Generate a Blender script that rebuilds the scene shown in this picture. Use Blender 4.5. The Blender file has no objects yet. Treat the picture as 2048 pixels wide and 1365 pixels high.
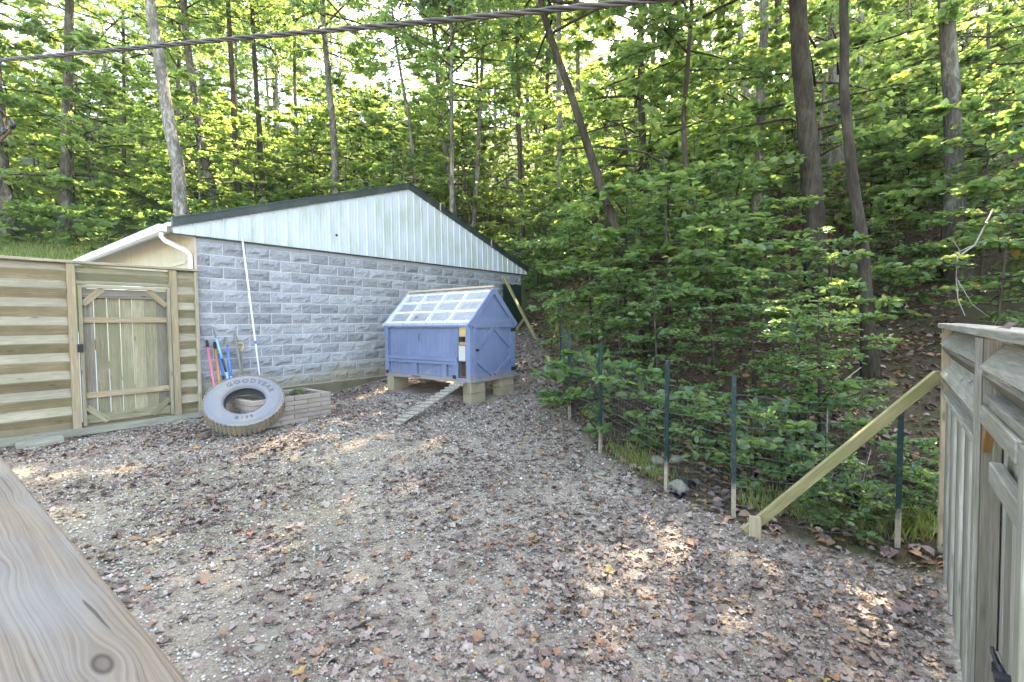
import bpy, bmesh, math, random
import numpy as np
from mathutils import Matrix, Vector
random.seed(7); rng = np.random.default_rng(7)
scene = bpy.context.scene
COL = scene.collection

# ------------------------------------------------------------------ camera, sky, sun, exposure
HAZE = 0.0006
CZ = 2.05                                   # eye height above the yard's zero level
PITCH, ROLL, YAW = 0.0386, -0.0116, 0.8990  # YAW: heading of garage wall and fences
FPX = 957.5                                 # focal length for a 2048 px wide frame
def cam_axes():
    cp, sp, c, s = math.cos(PITCH), math.sin(PITCH), math.cos(ROLL), math.sin(ROLL)
    right, fwd, up = np.array([1, 0, 0.]), np.array([0, cp, -sp]), np.array([0, sp, cp])
    return c*right + s*up, -s*right + c*up, fwd
AX_R, AX_U, AX_F = cam_axes()
cd = bpy.data.cameras.new('camera'); cam = bpy.data.objects.new('camera', cd); COL.objects.link(cam)
cd.sensor_width = 36; cd.lens = FPX/2048*36; cd.clip_start = 0.05; cd.clip_end = 1000
m = Matrix.Identity(4)
for i in range(3):
    m[i][0], m[i][1], m[i][2] = AX_R[i], AX_U[i], -AX_F[i]
m[2][3] = CZ
cam.matrix_world = m
scene.camera = cam

SUN_AZ, SUN_EL = math.radians(30), math.radians(48)   # azimuth from +Y towards +X
world = bpy.data.worlds.new('World'); scene.world = world; world.use_nodes = True
wn = world.node_tree; wn.nodes.clear()
wo = wn.nodes.new('ShaderNodeOutputWorld'); wb = wn.nodes.new('ShaderNodeBackground'); sky = wn.nodes.new('ShaderNodeTexSky')
sky.sky_type = 'NISHITA'; sky.sun_disc = False; sky.sun_elevation = SUN_EL; sky.sun_rotation = SUN_AZ
sky.air_density = 1.0; sky.dust_density = 1.6; sky.ozone_density = 1.0
wb.inputs['Strength'].default_value = 0.15
wn.links.new(sky.outputs[0], wb.inputs[0]); wn.links.new(wb.outputs[0], wo.inputs[0])
sd = bpy.data.lights.new('sun', 'SUN'); sun = bpy.data.objects.new('sun', sd); COL.objects.link(sun)
sd.energy = 3.2; sd.angle = math.radians(0.53); sd.color = (1.0, 0.93, 0.82)
sdir = Vector((math.sin(SUN_AZ)*math.cos(SUN_EL), math.cos(SUN_AZ)*math.cos(SUN_EL), math.sin(SUN_EL)))
sun.rotation_euler = sdir.to_track_quat('Z', 'Y').to_euler(); sun.location = (0, 0, 60)
vs = scene.view_settings
vs.view_transform = 'Standard'; vs.look = 'None'; vs.exposure = 3.4; vs.gamma = 1.0; vs.use_curve_mapping = False
vs.use_white_balance = True; vs.white_balance_temperature = 8000; vs.white_balance_tint = 10
cy = scene.cycles
cy.adaptive_threshold = .02; cy.max_bounces = 6; cy.diffuse_bounces = 4; cy.glossy_bounces = 3; cy.transmission_bounces = 5; cy.transparent_max_bounces = 6
cy.sample_clamp_indirect = 6.0; cy.use_denoising = True

# ------------------------------------------------------------------ geometry helpers
def ray(px, py):
    return AX_R*((px-1024)/FPX) + AX_U*((682.5-py)/FPX) + AX_F
def at_depth(px, py, d):                    # world point seen at (px,py) of the 2048 px photograph, d metres ahead
    p = ray(px, py)*d; return np.array([p[0], p[1], p[2]+CZ])
O = np.array([-5.3479, 8.2011, 1.4417+CZ])  # garage corner, top of the highest rough course
DD = np.array([math.cos(YAW), math.sin(YAW), 0.]); NN = np.array([DD[1], -DD[0], 0.])
def gw(u, v, zrel=0.0):                     # along wall, towards yard, height relative to O
    p = O + DD*u + NN*v; return np.array([p[0], p[1], O[2]+zrel])

CTRL = [  # x, y, height relative to the eye
 (-3.73,6.54,-1.59),(-2.88,7.55,-1.50),(-3.84,10.1,-1.44),(-3.03,11.12,-1.25),(-.73,8.35,-1.44),(.04,9.36,-1.36),(-2.5,9.8,-1.38),
 (.5,12.6,-.62),(.3,14.9,-.22),(-1.5,12.9,-.75),(3.115,3.82,-2.04),(2.108,4.53,-1.95),(1.711,5.33,-1.94),(1.152,6.34,-1.75),(.883,7.55,-1.54),(.9,9.76,-1.22),
 (0,2.67,-2.07),(2,2.5,-2.08),(0,0,-2.12),(-2.5,3.5,-1.9),(-1,5,-1.86),(-3,0,-2.0),(3.3,1,-2.1),(-6,2,-1.7),(0,6.5,-1.68),(-1.8,7,-1.52),
 (5.24,6.97,-1.0),(6.17,9.5,-.05),(8.85,9.5,.5),(3.4,5.9,-1.65),(2.4,8,-1.05),(2.6,10.5,-.35),(3.2,13,.3),(2,16,.6),(4.5,16,1.5),(8,20,4.3),
 (1,20,1.5),(0,26,3.6),(10,30,8.8),(0,40,10.5),(-10,22,2.3),(-14,17,2.2),(-18,13,1.2),(-20,25,5.0),(-10,35,8.8),(20,20,8.5),(18,10,5.0),(12,6,1.2),(10,2,-.6),
 (35,40,21),(-35,40,13),(0,60,21),(45,10,12),(15,0,.3),(6,2.5,-1.75),(4.6,4.2,-1.75),(-8,6.2,-1.5),(-7.5,10,-1.42),(-11,11,-1.0),(-10,5,-1.5),(-14,8,-1.0),
 (0,-10,-2.6),(20,-10,0),(-20,-10,-2),(-40,5,1.5),(0,-40,-5),(40,-40,-2),(-40,-40,-5),(60,60,34),(-60,60,26),(60,0,14),(-60,0,3),(0,90,36),(-6.9,6.3,-1.57),(-5.5,8.1,-1.57),(-6.0,7.0,-1.58)]
CTRL = np.array(CTRL, float)
def _phi(r2): return np.where(r2 > 1e-12, .5*r2*np.log(np.maximum(r2, 1e-12)), 0.)
def _tps():
    n = len(CTRL); P = CTRL[:, :2]
    K = _phi(((P[:, None]-P[None])**2).sum(-1)) + np.eye(n)*0.02
    A = np.zeros((n+3, n+3)); A[:n, :n] = K; A[:n, n] = 1; A[:n, n+1:] = P; A[n, :n] = 1; A[n+1:, :n] = P.T
    b = np.zeros(n+3); b[:n] = CTRL[:, 2]
    return np.linalg.solve(A, b)
_W = _tps()
def ground(x, y):
    x = np.atleast_1d(np.asarray(x, float)); y = np.atleast_1d(np.asarray(y, float))
    out = np.empty(x.shape)
    xf, yf, of = x.ravel(), y.ravel(), out.reshape(-1)
    for i in range(0, xf.size, 20000):
        a, b = np.clip(xf[i:i+20000], -70, 70), np.clip(yf[i:i+20000], -50, 95)
        r2 = (a[:, None]-CTRL[None, :, 0])**2 + (b[:, None]-CTRL[None, :, 1])**2
        of[i:i+20000] = _phi(r2) @ _W[:len(CTRL)] + _W[len(CTRL)] + a*_W[len(CTRL)+1] + b*_W[len(CTRL)+2]
    # gentle lumps
    out += 0.02*np.sin(1.3*x+.7*y)*np.sin(1.1*y-.5*x) + 0.012*np.sin(3.7*x-1.9*y+1)*np.sin(2.9*y+2.3*x)
    return out + CZ
def gz(x, y): return float(ground(x, y)[0])
def on_ground(px, py):                      # first hit of the pixel's ray with the terrain
    r = ray(px, py); ts = np.linspace(1.5, 60, 1200)
    P = r[None]*ts[:, None]; h = P[:, 2]+CZ-ground(P[:, 0], P[:, 1])
    k = np.argmax(h < 0) if (h < 0).any() else len(ts)-1
    return np.array([P[k, 0], P[k, 1], P[k, 2]+CZ])

def link(o, parent=None):
    COL.objects.link(o)
    if parent is not None: o.parent = parent
    return o
def tag(o, label=None, cat=None, group=None, kind=None):
    if label: o['label'] = label
    if cat: o['category'] = cat
    if group: o['group'] = group
    if kind: o['kind'] = kind
    return o
def empty(name, loc, rz=0.0, label=None, cat=None, group=None):
    o = bpy.data.objects.new(name, None); o.empty_display_size = .1; link(o)
    o.location = loc; o.rotation_euler = (0, 0, rz)
    return tag(o, label, cat, group)
def mesh_np(name, V, F, tint=None, smooth=False):
    V = np.asarray(V, np.float32).reshape(-1, 3); F = np.asarray(F, np.int32)
    me = bpy.data.meshes.new(name); k = F.shape[1]
    me.vertices.add(len(V)); me.vertices.foreach_set('co', V.ravel())
    me.loops.add(F.size); me.loops.foreach_set('vertex_index', F.ravel())
    me.polygons.add(len(F)); me.polygons.foreach_set('loop_start', np.arange(0, F.size, k, dtype=np.int32))
    me.polygons.foreach_set('loop_total', np.full(len(F), k, np.int32))
    if smooth: me.polygons.foreach_set('use_smooth', np.ones(len(F), bool))
    if tint is not None:
        a = me.attributes.new('tint', 'FLOAT', 'POINT'); a.data.foreach_set('value', np.asarray(tint, np.float32))
    me.update(calc_edges=True); me.validate()
    return me
def mesh_pd(name, V, F, smooth=False):
    me = bpy.data.meshes.new(name); me.from_pydata([tuple(map(float, v)) for v in V], [], [tuple(f) for f in F])
    if smooth:
        for p in me.polygons: p.use_smooth = True
    me.update(); return me
def ob(name, me, mat, parent=None, loc=None, rot=None):
    if mat is not None and not me.materials: me.materials.append(mat)
    o = bpy.data.objects.new(name, me); link(o, parent)
    if loc is not None: o.location = loc
    if rot is not None: o.rotation_euler = rot
    return o
class MB:
    def __init__(s): s.V = []; s.F = []
    def add(s, V, F):
        n = len(s.V); s.V += [tuple(map(float, v)) for v in V]; s.F += [tuple(i+n for i in f) for f in F]; return s
    def box(s, lo, hi):
        x0, y0, z0 = lo; x1, y1, z1 = hi
        return s.add([(x0,y0,z0),(x1,y0,z0),(x1,y1,z0),(x0,y1,z0),(x0,y0,z1),(x1,y0,z1),(x1,y1,z1),(x0,y1,z1)],
                     [(0,3,2,1),(4,5,6,7),(0,1,5,4),(1,2,6,5),(2,3,7,6),(3,0,4,7)])
    def tube(s, pts, rad, n=8, caps=True):
        pts = np.asarray(pts, float); rad = np.broadcast_to(np.asarray(rad, float), (len(pts),)); V = []; F = []
        ref = np.array([0.31, 0.17, 0.93])
        for i, p in enumerate(pts):
            t = pts[min(i+1, len(pts)-1)] - pts[max(i-1, 0)]; t /= np.linalg.norm(t)+1e-12
            if abs(t@ref)/np.linalg.norm(ref) > .95: ref = np.array([.9, .3, .1])
            a = np.cross(t, ref); a /= np.linalg.norm(a); b = np.cross(t, a)
            for k in range(n):
                w = 2*math.pi*k/n; V.append(p + rad[i]*(math.cos(w)*a + math.sin(w)*b))
        for i in range(len(pts)-1):
            for k in range(n):
                F.append((i*n+k, i*n+(k+1) % n, (i+1)*n+(k+1) % n, (i+1)*n+k))
        if caps: F.append(tuple(range(n))[::-1]); F.append(tuple((len(pts)-1)*n+k for k in range(n)))
        return s.add(V, F)
    def mesh(s, name, smooth=False): return mesh_pd(name, s.V, s.F, smooth)
    def build(s, name, mat, parent=None, smooth=False, **k): return ob(name, s.mesh(name, smooth), mat, parent, **k)
_bc = {}
def bevel_box(L, W, T, b=None):             # centred, long axis X
    key = (round(L, 3), round(W, 3), round(T, 3), b)
    if key in _bc: return _bc[key]
    if b is None: b = min(.004, .12*min(L, W, T))
    bm = bmesh.new(); bmesh.ops.create_cube(bm, size=1)
    for v in bm.verts: v.co = (v.co.x*L, v.co.y*W, v.co.z*T)
    bmesh.ops.bevel(bm, geom=bm.edges[:], offset=b, segments=1, affect='EDGES')
    me = bpy.data.meshes.new('plank'); bm.to_mesh(me); bm.free(); _bc[key] = me; return me
def board(name, parent, p0, p1, w, t, mat, up=(0, 0, 1), b=None, ext=0.0):
    """plank from p0 to p1; w is its size along 'up', t across; coordinates in the parent's space"""
    p0, p1 = Vector(p0), Vector(p1); x = (p1-p0); L = x.length + ext; x.normalize()
    z = Vector(up) - x*x.dot(Vector(up)); z.normalize(); y = z.cross(x)
    key = (round(L, 3), round(t, 3), round(w, 3), b, mat.name)
    me = _bm.get(key)
    if me is None:
        me = bevel_box(L, t, w, b).copy(); me.materials.append(mat); _bm[key] = me
    o = bpy.data.objects.new(name, me); link(o, parent)
    M = Matrix.Identity(4); c = (p0+p1)/2
    for i in range(3): M[i][0], M[i][1], M[i][2], M[i][3] = x[i], y[i], z[i], c[i]
    o.matrix_basis = M
    return o
_bm = {}
def local_of(e, P):                         # world point -> local of an Empty rotated about z
    d = np.asarray(P, float) - np.array(e.location); a = -e.rotation_euler[2]
    return np.array([d[0]*math.cos(a)-d[1]*math.sin(a), d[0]*math.sin(a)+d[1]*math.cos(a), d[2]])

# ------------------------------------------------------------------ material helpers
class NT:
    def __init__(s, name):
        s.m = bpy.data.materials.new(name); s.m.use_nodes = True; s.t = s.m.node_tree; s.t.nodes.clear()
        s.out = s.n('ShaderNodeOutputMaterial')
    def n(s, typ, **k):
        x = s.t.nodes.new(typ)
        for a, v in k.items(): setattr(x, a, v)
        return x
    def l(s, a, b): s.t.links.new(a, b)
    def val(s, sock, v):
        if hasattr(v, 'links') or isinstance(v, bpy.types.NodeSocket): s.l(v, sock)
        else: sock.default_value = v
    def coord(s, kind='Object'): return s.n('ShaderNodeTexCoord').outputs[kind]
    def map(s, vec, scale=(1, 1, 1), loc=(0, 0, 0)):
        x = s.n('ShaderNodeMapping'); s.l(vec, x.inputs[0]); x.inputs['Scale'].default_value = scale; x.inputs['Location'].default_value = loc; return x.outputs[0]
    def rnd_shift(s, vec, amt=40.):
        oi = s.n('ShaderNodeObjectInfo'); c = s.n('ShaderNodeCombineXYZ')
        mm = s.math('MULTIPLY', oi.outputs['Random'], amt)
        s.l(mm, c.inputs[0]); s.l(mm, c.inputs[1]); s.l(mm, c.inputs[2])
        a = s.n('ShaderNodeVectorMath', operation='ADD'); s.l(vec, a.inputs[0]); s.l(c.outputs[0], a.inputs[1]); return a.outputs[0]
    def noise(s, vec, scale=5, detail=4, rough=.55, dist=0., out='Fac'):
        x = s.n('ShaderNodeTexNoise'); s.l(vec, x.inputs['Vector']); x.inputs['Scale'].default_value = scale
        x.inputs['Detail'].default_value = detail; x.inputs['Roughness'].default_value = rough; x.inputs['Distortion'].default_value = dist
        return x.outputs[out]
    def vor(s, vec, scale=5, feat='F1', out='Distance', rnd=1.):
        x = s.n('ShaderNodeTexVoronoi', feature=feat); s.l(vec, x.inputs['Vector']); x.inputs['Scale'].default_value = scale; x.inputs['Randomness'].default_value = rnd
        return x.outputs[out]
    def ramp(s, fac, stops, interp='LINEAR'):
        x = s.n('ShaderNodeValToRGB'); x.color_ramp.interpolation = interp; e = x.color_ramp.elements
        while len(e) < len(stops): e.new(.5)
        for q, (p, c) in zip(e, stops):
            q.position = p; q.color = (c, c, c, 1) if isinstance(c, (int, float)) else (*c, 1)
        s.l(fac, x.inputs[0]); return x.outputs[0]
    def math(s, op, a, b=0., c=None):
        x = s.n('ShaderNodeMath', operation=op); s.val(x.inputs[0], a); s.val(x.inputs[1], b)
        if c is not None: s.val(x.inputs[2], c)
        return x.outputs[0]
    def mix(s, fac, a, b, mode='MIX'):
        x = s.n('ShaderNodeMix', data_type='RGBA', blend_type=mode)
        s.val(x.inputs[0], fac)
        for sock, v in ((x.inputs[6], a), (x.inputs[7], b)):
            if isinstance(v, tuple): sock.default_value = (*v, 1)
            else: s.l(v, sock)
        return x.outputs[2]
    def bump(s, h, strength=.3, dist=.01):
        x = s.n('ShaderNodeBump'); s.l(h, x.inputs['Height']); x.inputs['Strength'].default_value = strength; x.inputs['Distance'].default_value = dist; return x.outputs[0]
    def bsdf(s, col, rough=.8, normal=None, metal=0., spec=.4):
        x = s.n('ShaderNodeBsdfPrincipled')
        if isinstance(col, tuple): x.inputs['Base Color'].default_value = (*col, 1)
        else: s.l(col, x.inputs['Base Color'])
        s.val(x.inputs['Roughness'], rough); x.inputs['Metallic'].default_value = metal; x.inputs['Specular IOR Level'].default_value = spec
        if normal is not None: s.l(normal, x.inputs['Normal'])
        s.l(x.outputs[0], s.out.inputs[0]); return x
def hue_var(t, col, amt=.25):               # brightness change from object to object
    oi = t.n('ShaderNodeObjectInfo'); f = t.math('MULTIPLY_ADD', oi.outputs['Random'], 2*amt, 1-amt)
    c = t.n('ShaderNodeCombineXYZ'); [t.l(f, c.inputs[i]) for i in range(3)]
    return t.mix(1.0, col, c.outputs[0], 'MULTIPLY')

def wood(name, light, dark, stain=None, stain_amt=.5, var=.22, grain=26, rough=.8):
    t = NT(name); v = t.rnd_shift(t.coord())
    g1 = t.noise(t.map(v, (1.6, grain, grain)), 1.0, 5, .62, .6)
    g2 = t.noise(t.map(v, (5, grain*5, grain*5)), 1.0, 3, .6)
    col = t.ramp(g1, [(.28, dark), (.5, tuple((a+b)/2 for a, b in zip(light, dark))), (.68, light)])
    col = t.mix(t.ramp(g2, [(.35, .55), (.6, 0.)]), col, tuple(c*.55 for c in dark))
    # knots
    kv = t.vor(t.map(v, (2.4, 8.0, 8.0)), 1.0)
    col = t.mix(t.ramp(t.noise(t.map(v, (1.1, 4, 4), (5, 2, 9)), 1.0, 4, .65), [(.5, 0.), (.7, .45)]), col, tuple(c*.62 for c in dark))
    col = t.mix(t.ramp(kv, [(.05, .9), (.15, 0.)]), col, tuple(c*.45 for c in dark))
    if stain: col = t.mix(t.ramp(t.noise(v, 2.6, 4, .6), [(.42, 0.), (.62, stain_amt)]), col, stain)
    col = hue_var(t, col, var)
    h = t.math('ADD', g1, t.math('MULTIPLY', g2, .6))
    t.bsdf(col, rough, t.bump(h, .5, .006), spec=.25)
    return t.m
def plain(name, col, rough=.6, var=0., bump=0., scale=60, metal=0., dirt=None, dirt_amt=.4, spec=.4):
    t = NT(name); v = t.rnd_shift(t.coord()); c = col
    nz = t.noise(v, scale, 4, .6)
    c = t.mix(t.ramp(nz, [(.3, .35), (.65, 0.)]), col, tuple(x*.7 for x in col))
    if dirt: c = t.mix(t.ramp(t.noise(v, 3.5, 5, .65), [(.45, 0.), (.68, dirt_amt)]), c, dirt)
    if var: c = hue_var(t, c, var)
    t.bsdf(c, rough, t.bump(nz, bump, .004) if bump else None, metal, spec)
    return t.m
MAT = {}
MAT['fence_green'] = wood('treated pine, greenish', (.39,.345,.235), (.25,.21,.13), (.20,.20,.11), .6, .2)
MAT['fence_light'] = wood('treated pine, bleached', (.42,.37,.275), (.30,.255,.18), (.24,.225,.13), .5, .14)  # lit copy of the pine for upward louvres; also pale caps and trim
MAT['fence_dark'] = wood('treated pine, brown shade side', (.36,.295,.195), (.245,.19,.115), (.16,.15,.075), .7, .2)  # shaded copy of the pine for downward louvres; also dark bottom boards
MAT['post_tan'] = wood('post wood tan', (.43,.345,.225), (.30,.225,.14), (.30,.26,.16), .4, .1)
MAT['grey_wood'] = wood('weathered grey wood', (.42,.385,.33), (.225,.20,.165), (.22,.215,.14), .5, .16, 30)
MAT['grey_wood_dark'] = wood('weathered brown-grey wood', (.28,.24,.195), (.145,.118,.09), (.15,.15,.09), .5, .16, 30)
MAT['amber_wood'] = wood('unweathered amber wood', (.38,.22,.09), (.22,.11,.04), None, 0, .1)
MAT['yellow_wood'] = wood('mossy yellow wood', (.36,.315,.165), (.245,.205,.10), (.20,.20,.075), .6, .08)
MAT['ridge_wood'] = wood('fresh tan wood', (.58,.47,.36), (.45,.34,.25), None, 0, .05)
MAT['ramp_wood'] = wood('pale ramp wood', (.36,.325,.27), (.24,.21,.17), (.24,.225,.16), .4, .1)
MAT['step_wood'] = wood('grey step wood', (.38,.37,.31), (.24,.225,.175), (.24,.235,.15), .4, .08)
MAT['rubber'] = plain('old tyre rubber', (.19,.193,.203), .75, 0, .6, 90, dirt=(.26,.24,.195), dirt_amt=.55)
MAT['tread'] = plain('muddy tread', (.20,.175,.14), .9, 0, .5, 60, dirt=(.36,.26,.15), dirt_amt=.75)
MAT['rubber_dark'] = plain('raised tyre letters', (.10,.102,.108), .8)
MAT['black'] = plain('black plastic', (.018,.018,.022), .35)
MAT['black_iron'] = plain('black iron', (.02,.02,.022), .5)
MAT['white_metal'] = plain('white enamel', (.80,.80,.78), .4, 0, .1, 30, dirt=(.55,.52,.44), dirt_amt=.3)
MAT['white_pole'] = plain('white pole', (.78,.79,.80), .35)
MAT['trim_dark'] = plain('dark green rake trim', (.022,.034,.030), .4, 0, .3, 25, dirt=(.07,.085,.075), dirt_amt=.6)
MAT['cream'] = plain('cream siding', (.50,.445,.335), .7, .05, .2, 20, dirt=(.40,.34,.23), dirt_amt=.4)
MAT['soffit'] = plain('galvanised soffit', (.82,.82,.79), .5, .03, .1, 10)
MAT['pink'] = plain('pink fibreglass', (.62,.14,.20), .45)
MAT['orange'] = plain('orange varnish', (.50,.20,.055), .5)
MAT['blue'] = plain('blue fibreglass', (.06,.22,.66), .4)
MAT['pale_blue'] = plain('pale blue fibreglass', (.22,.45,.78), .4)
MAT['navy'] = plain('navy grip', (.02,.03,.08), .5)
MAT['grey_tool'] = plain('grey ash wood', (.20,.19,.165), .7)
MAT['steel'] = plain('dull steel', (.25,.25,.25), .45, metal=.7)
MAT['yellow'] = plain('yellow plastic', (.75,.48,.06), .4)
MAT['post_green'] = plain('green t-post enamel', (.012,.060,.058), .35, 0, .2, 50, dirt=(.03,.075,.065), dirt_amt=.4)
MAT['post_bare'] = plain('muddy bare post foot', (.36,.30,.215), .8, 0, .3, 60, dirt=(.27,.21,.14), dirt_amt=.6)
def tpost_mat():
    t = NT('green t-post enamel over a muddy foot'); v = t.rnd_shift(t.coord(), 3.); o = t.n('ShaderNodeTexCoord').outputs['Object']; z = t.n('ShaderNodeSeparateXYZ'); t.l(o, z.inputs[0])
    n = t.noise(t.map(v, (30, 30, 7)), 1., 5, .65)
    f = t.ramp(t.math('MULTIPLY_ADD', n, .28, z.outputs[2]), [(.40, 1.), (.52, 0.)])
    g = t.ramp(t.noise(v, 40, 4, .6), [(.3, (.004,.020,.019)), (.7, (.009,.034,.032))])
    g = t.mix(t.ramp(t.noise(v, 14, 4, .7), [(.56, 0.), (.7, .5)]), g, (.14,.12,.09))
    b = t.ramp(t.noise(v, 25, 4, .7), [(.3, (.22,.175,.125)), (.7, (.38,.32,.245))])
    t.bsdf(t.mix(f, g, b), t.math('MULTIPLY_ADD', f, .35, .55), t.bump(n, .3, .003)); return t.m
MAT['tpost'] = tpost_mat()
MAT['wire'] = plain('dark wire', (.10,.11,.10), .5, metal=.3)
MAT['cable'] = plain('weathered aluminium cable', (.075,.066,.058), .55, 0, .5, 80, dirt=(.03,.027,.024), dirt_amt=.8)
MAT['dark_green_sheet'] = plain('dark green sheet', (.014,.035,.026), .5, 0, .1, 12)
MAT['tan_block'] = plain('tan concrete block', (.34,.285,.195), .95, .1, .8, 45, dirt=(.21,.185,.11), dirt_amt=.6)
MAT['planter_brick'] = plain('weathered planter brick', (.31,.255,.215), .9, .16, .6, 40, dirt=(.20,.18,.13), dirt_amt=.7)
MAT['soil'] = plain('dark soil', (.10,.075,.05), .95, 0, .8, 30)
MAT['stone'] = plain('field stone', (.24,.22,.175), .9, .25, .8, 14, dirt=(.17,.185,.095), dirt_amt=.5)
MAT['interior'] = plain('bare plywood interior', (.34,.17,.075), .8)
MAT['pop_frame'] = plain('dark grey frame', (.09,.11,.14), .4)
MAT['pop_panel'] = plain('grey plastic panel', (.46,.45,.43), .4)
MAT['tan_board'] = wood('raw tan board', (.60,.44,.20), (.48,.33,.13), None, 0, .03)
MAT['twig'] = plain('dry twig', (.30,.26,.215), .9, .2, .4, 30)
MAT['bare_branch'] = plain('bare grey branch', (.26,.23,.195), .9, .1, .4, 30)

def coop_paint():
    t = NT('blue-grey coop paint'); v = t.rnd_shift(t.coord())
    g = t.noise(t.map(v, (1, 1, 1)), 35, 3, .6)
    col = t.ramp(t.noise(v, 2.2, 4), [(.3, (.120,.153,.255)), (.7, (.155,.193,.30))])
    col = t.mix(t.ramp(t.noise(v, 9, 5, .7), [(.58, 0.), (.75, .35)]), col, (.30,.31,.36))
    z = t.n('ShaderNodeSeparateXYZ'); o = t.n('ShaderNodeNewGeometry').outputs['Position']; t.l(o, z.inputs[0])
    mud = t.ramp(t.math('MULTIPLY_ADD', t.noise(o, 7, 6, .75), .55, t.math('MULTIPLY', t.math('SUBTRACT', z.outputs[2], .99), 1.1)), [(.30, .75), (.46, 0.)])
    col = t.mix(mud, col, (.27,.23,.19))
    streak = t.noise(t.map(o, (22, 22, 1.6)), 1., 4, .6); col = t.mix(t.ramp(streak, [(.55, 0.), (.75, .35)]), col, (.12,.14,.19))
    chip = t.noise(o, 38, 5, .8); col = t.mix(t.ramp(chip, [(.66, 0.), (.70, .8)]), col, (.36,.31,.25))
    t.bsdf(col, .6, t.bump(t.math('ADD', g, streak), .25, .004), spec=.3); return t.m
MAT['coop'] = coop_paint()
def coop_sheet():
    t = NT('translucent ribbed roofing'); col = t.ramp(t.noise(t.coord(), 8, 4), [(.3, (.70,.71,.73)), (.7, (.77,.78,.80))])
    b = t.bsdf(col, .3, None, 0, .5)
    tr = t.n('ShaderNodeBsdfTransparent'); tr.inputs[0].default_value = (.86, .87, .89, 1)
    mx = t.n('ShaderNodeMixShader'); mx.inputs[0].default_value = .68
    t.l(b.outputs[0], mx.inputs[1]); t.l(tr.outputs[0], mx.inputs[2]); t.l(mx.outputs[0], t.out.inputs[0]); return t.m
MAT['coop_sheet'] = coop_sheet()
def block_mat():
    t = NT('split-face concrete block'); v = t.rnd_shift(t.coord(), 90)
    n1 = t.noise(v, 26, 6, .65); n2 = t.noise(v, 120, 3, .7)
    col = t.ramp(n1, [(.3, (.235,.24,.26)), (.55, (.335,.34,.355)), (.75, (.41,.41,.415))])
    col = t.mix(t.ramp(n2, [(.35, .4), (.6, 0.)]), col, (.19,.195,.205))
    col = hue_var(t, col, .2)
    col = t.mix(t.ramp(t.noise(v, 3.2, 5, .7), [(.55, 0.), (.7, .5)]), col, (.17,.165,.155))
    # rising damp and mud on the courses next to the soil
    gp = t.n('ShaderNodeNewGeometry').outputs['Position']; z = t.n('ShaderNodeSeparateXYZ'); t.l(gp, z.inputs[0])
    zz = t.math('ADD', z.outputs[2], t.math('MULTIPLY', t.noise(gp, 1.6, 4, .65), -.85))
    col = t.mix(t.ramp(t.math('MULTIPLY', zz, .5), [(.22, .75), (.42, 0.)]), col, (.29,.25,.15))
    t.bsdf(col, .95, t.bump(t.math('ADD', n1, t.math('MULTIPLY', n2, .5)), .9, .012), spec=.15); return t.m
MAT['block'] = block_mat()
def mortar_mat():
    t = NT('mortar'); v = t.coord()
    col = t.ramp(t.noise(v, 30, 4), [(.3, (.46,.46,.47)), (.7, (.60,.60,.61))])
    gp = t.n('ShaderNodeNewGeometry').outputs['Position']; z = t.n('ShaderNodeSeparateXYZ'); t.l(gp, z.inputs[0])
    zz = t.math('ADD', z.outputs[2], t.math('MULTIPLY', t.noise(gp, 1.6, 4, .65), -.85))
    col = t.mix(t.ramp(t.math('MULTIPLY', zz, .5), [(.22, .8), (.42, 0.)]), col, (.34,.29,.17))
    t.bsdf(col, .95, t.bump(t.noise(v, 90, 3), .4, .004), spec=.15); return t.m
MAT['mortar'] = mortar_mat()
MAT['cap'] = plain('smooth cap block', (.30,.305,.32), .9, .05, .3, 70)
MAT['footing'] = plain('dirty concrete footing', (.17,.145,.095), .95, 0, .6, 25, dirt=(.09,.075,.045), dirt_amt=.7)
def siding_mat():
    t = NT('white ribbed steel'); gp = t.coord()
    col = (.50,.545,.59)
    c = t.mix(t.ramp(t.noise(t.map(gp, (3.0, 3.0, 1.0)), 1.0, 4, .6), [(.46, 0.), (.68, .75)]), col, (.35,.405,.30))
    c = t.mix(t.ramp(t.noise(t.map(gp, (14, 14, 2)), 1.0, 3, .6), [(.5, 0.), (.8, .3)]), c, (.5,.53,.50))
    t.bsdf(c, .35, None, 0, .5); return t.m
MAT['siding'] = siding_mat()
def bark(name, a, b, lich=(.33,.35,.30), amt=.5):
    t = NT(name); v = t.rnd_shift(t.coord())
    n = t.noise(t.map(v, (26, 26, 4.5)), 1.0, 5, .7, .5); n2 = t.vor(t.map(v, (22, 22, 5)), 1.0)
    col = t.ramp(t.math('ADD', n, t.math('MULTIPLY', n2, .25)), [(.42, a), (.78, b)])
    blotch = t.noise(t.map(v, (5, 5, 2.6)), 1.0, 6, .75, .6)
    col = t.mix(t.ramp(blotch, [(.50, 0.), (.60, amt)]), col, lich)
    col = t.mix(t.ramp(t.noise(t.map(v, (3, 3, .9), (7, 3, 1)), 1.0, 4, .6), [(.45, 0.), (.65, .6)]), col, tuple(c*.5 for c in a))
    col = hue_var(t, col, .18)
    t.bsdf(col, .95, t.bump(t.math('ADD', n, t.math('MULTIPLY', n2, .6)), 1., .03), spec=.1); return t.m
MAT['bark_grey'] = bark('grey bark', (.055,.046,.036), (.165,.147,.12), (.27,.275,.225), .75)
MAT['bark_pale'] = bark('pale bark', (.085,.075,.062), (.23,.21,.18), (.40,.39,.345), .8)
MAT['bark_dark'] = bark('dark bark', (.032,.026,.020), (.085,.07,.053), (.12,.115,.085), .35)
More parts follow.
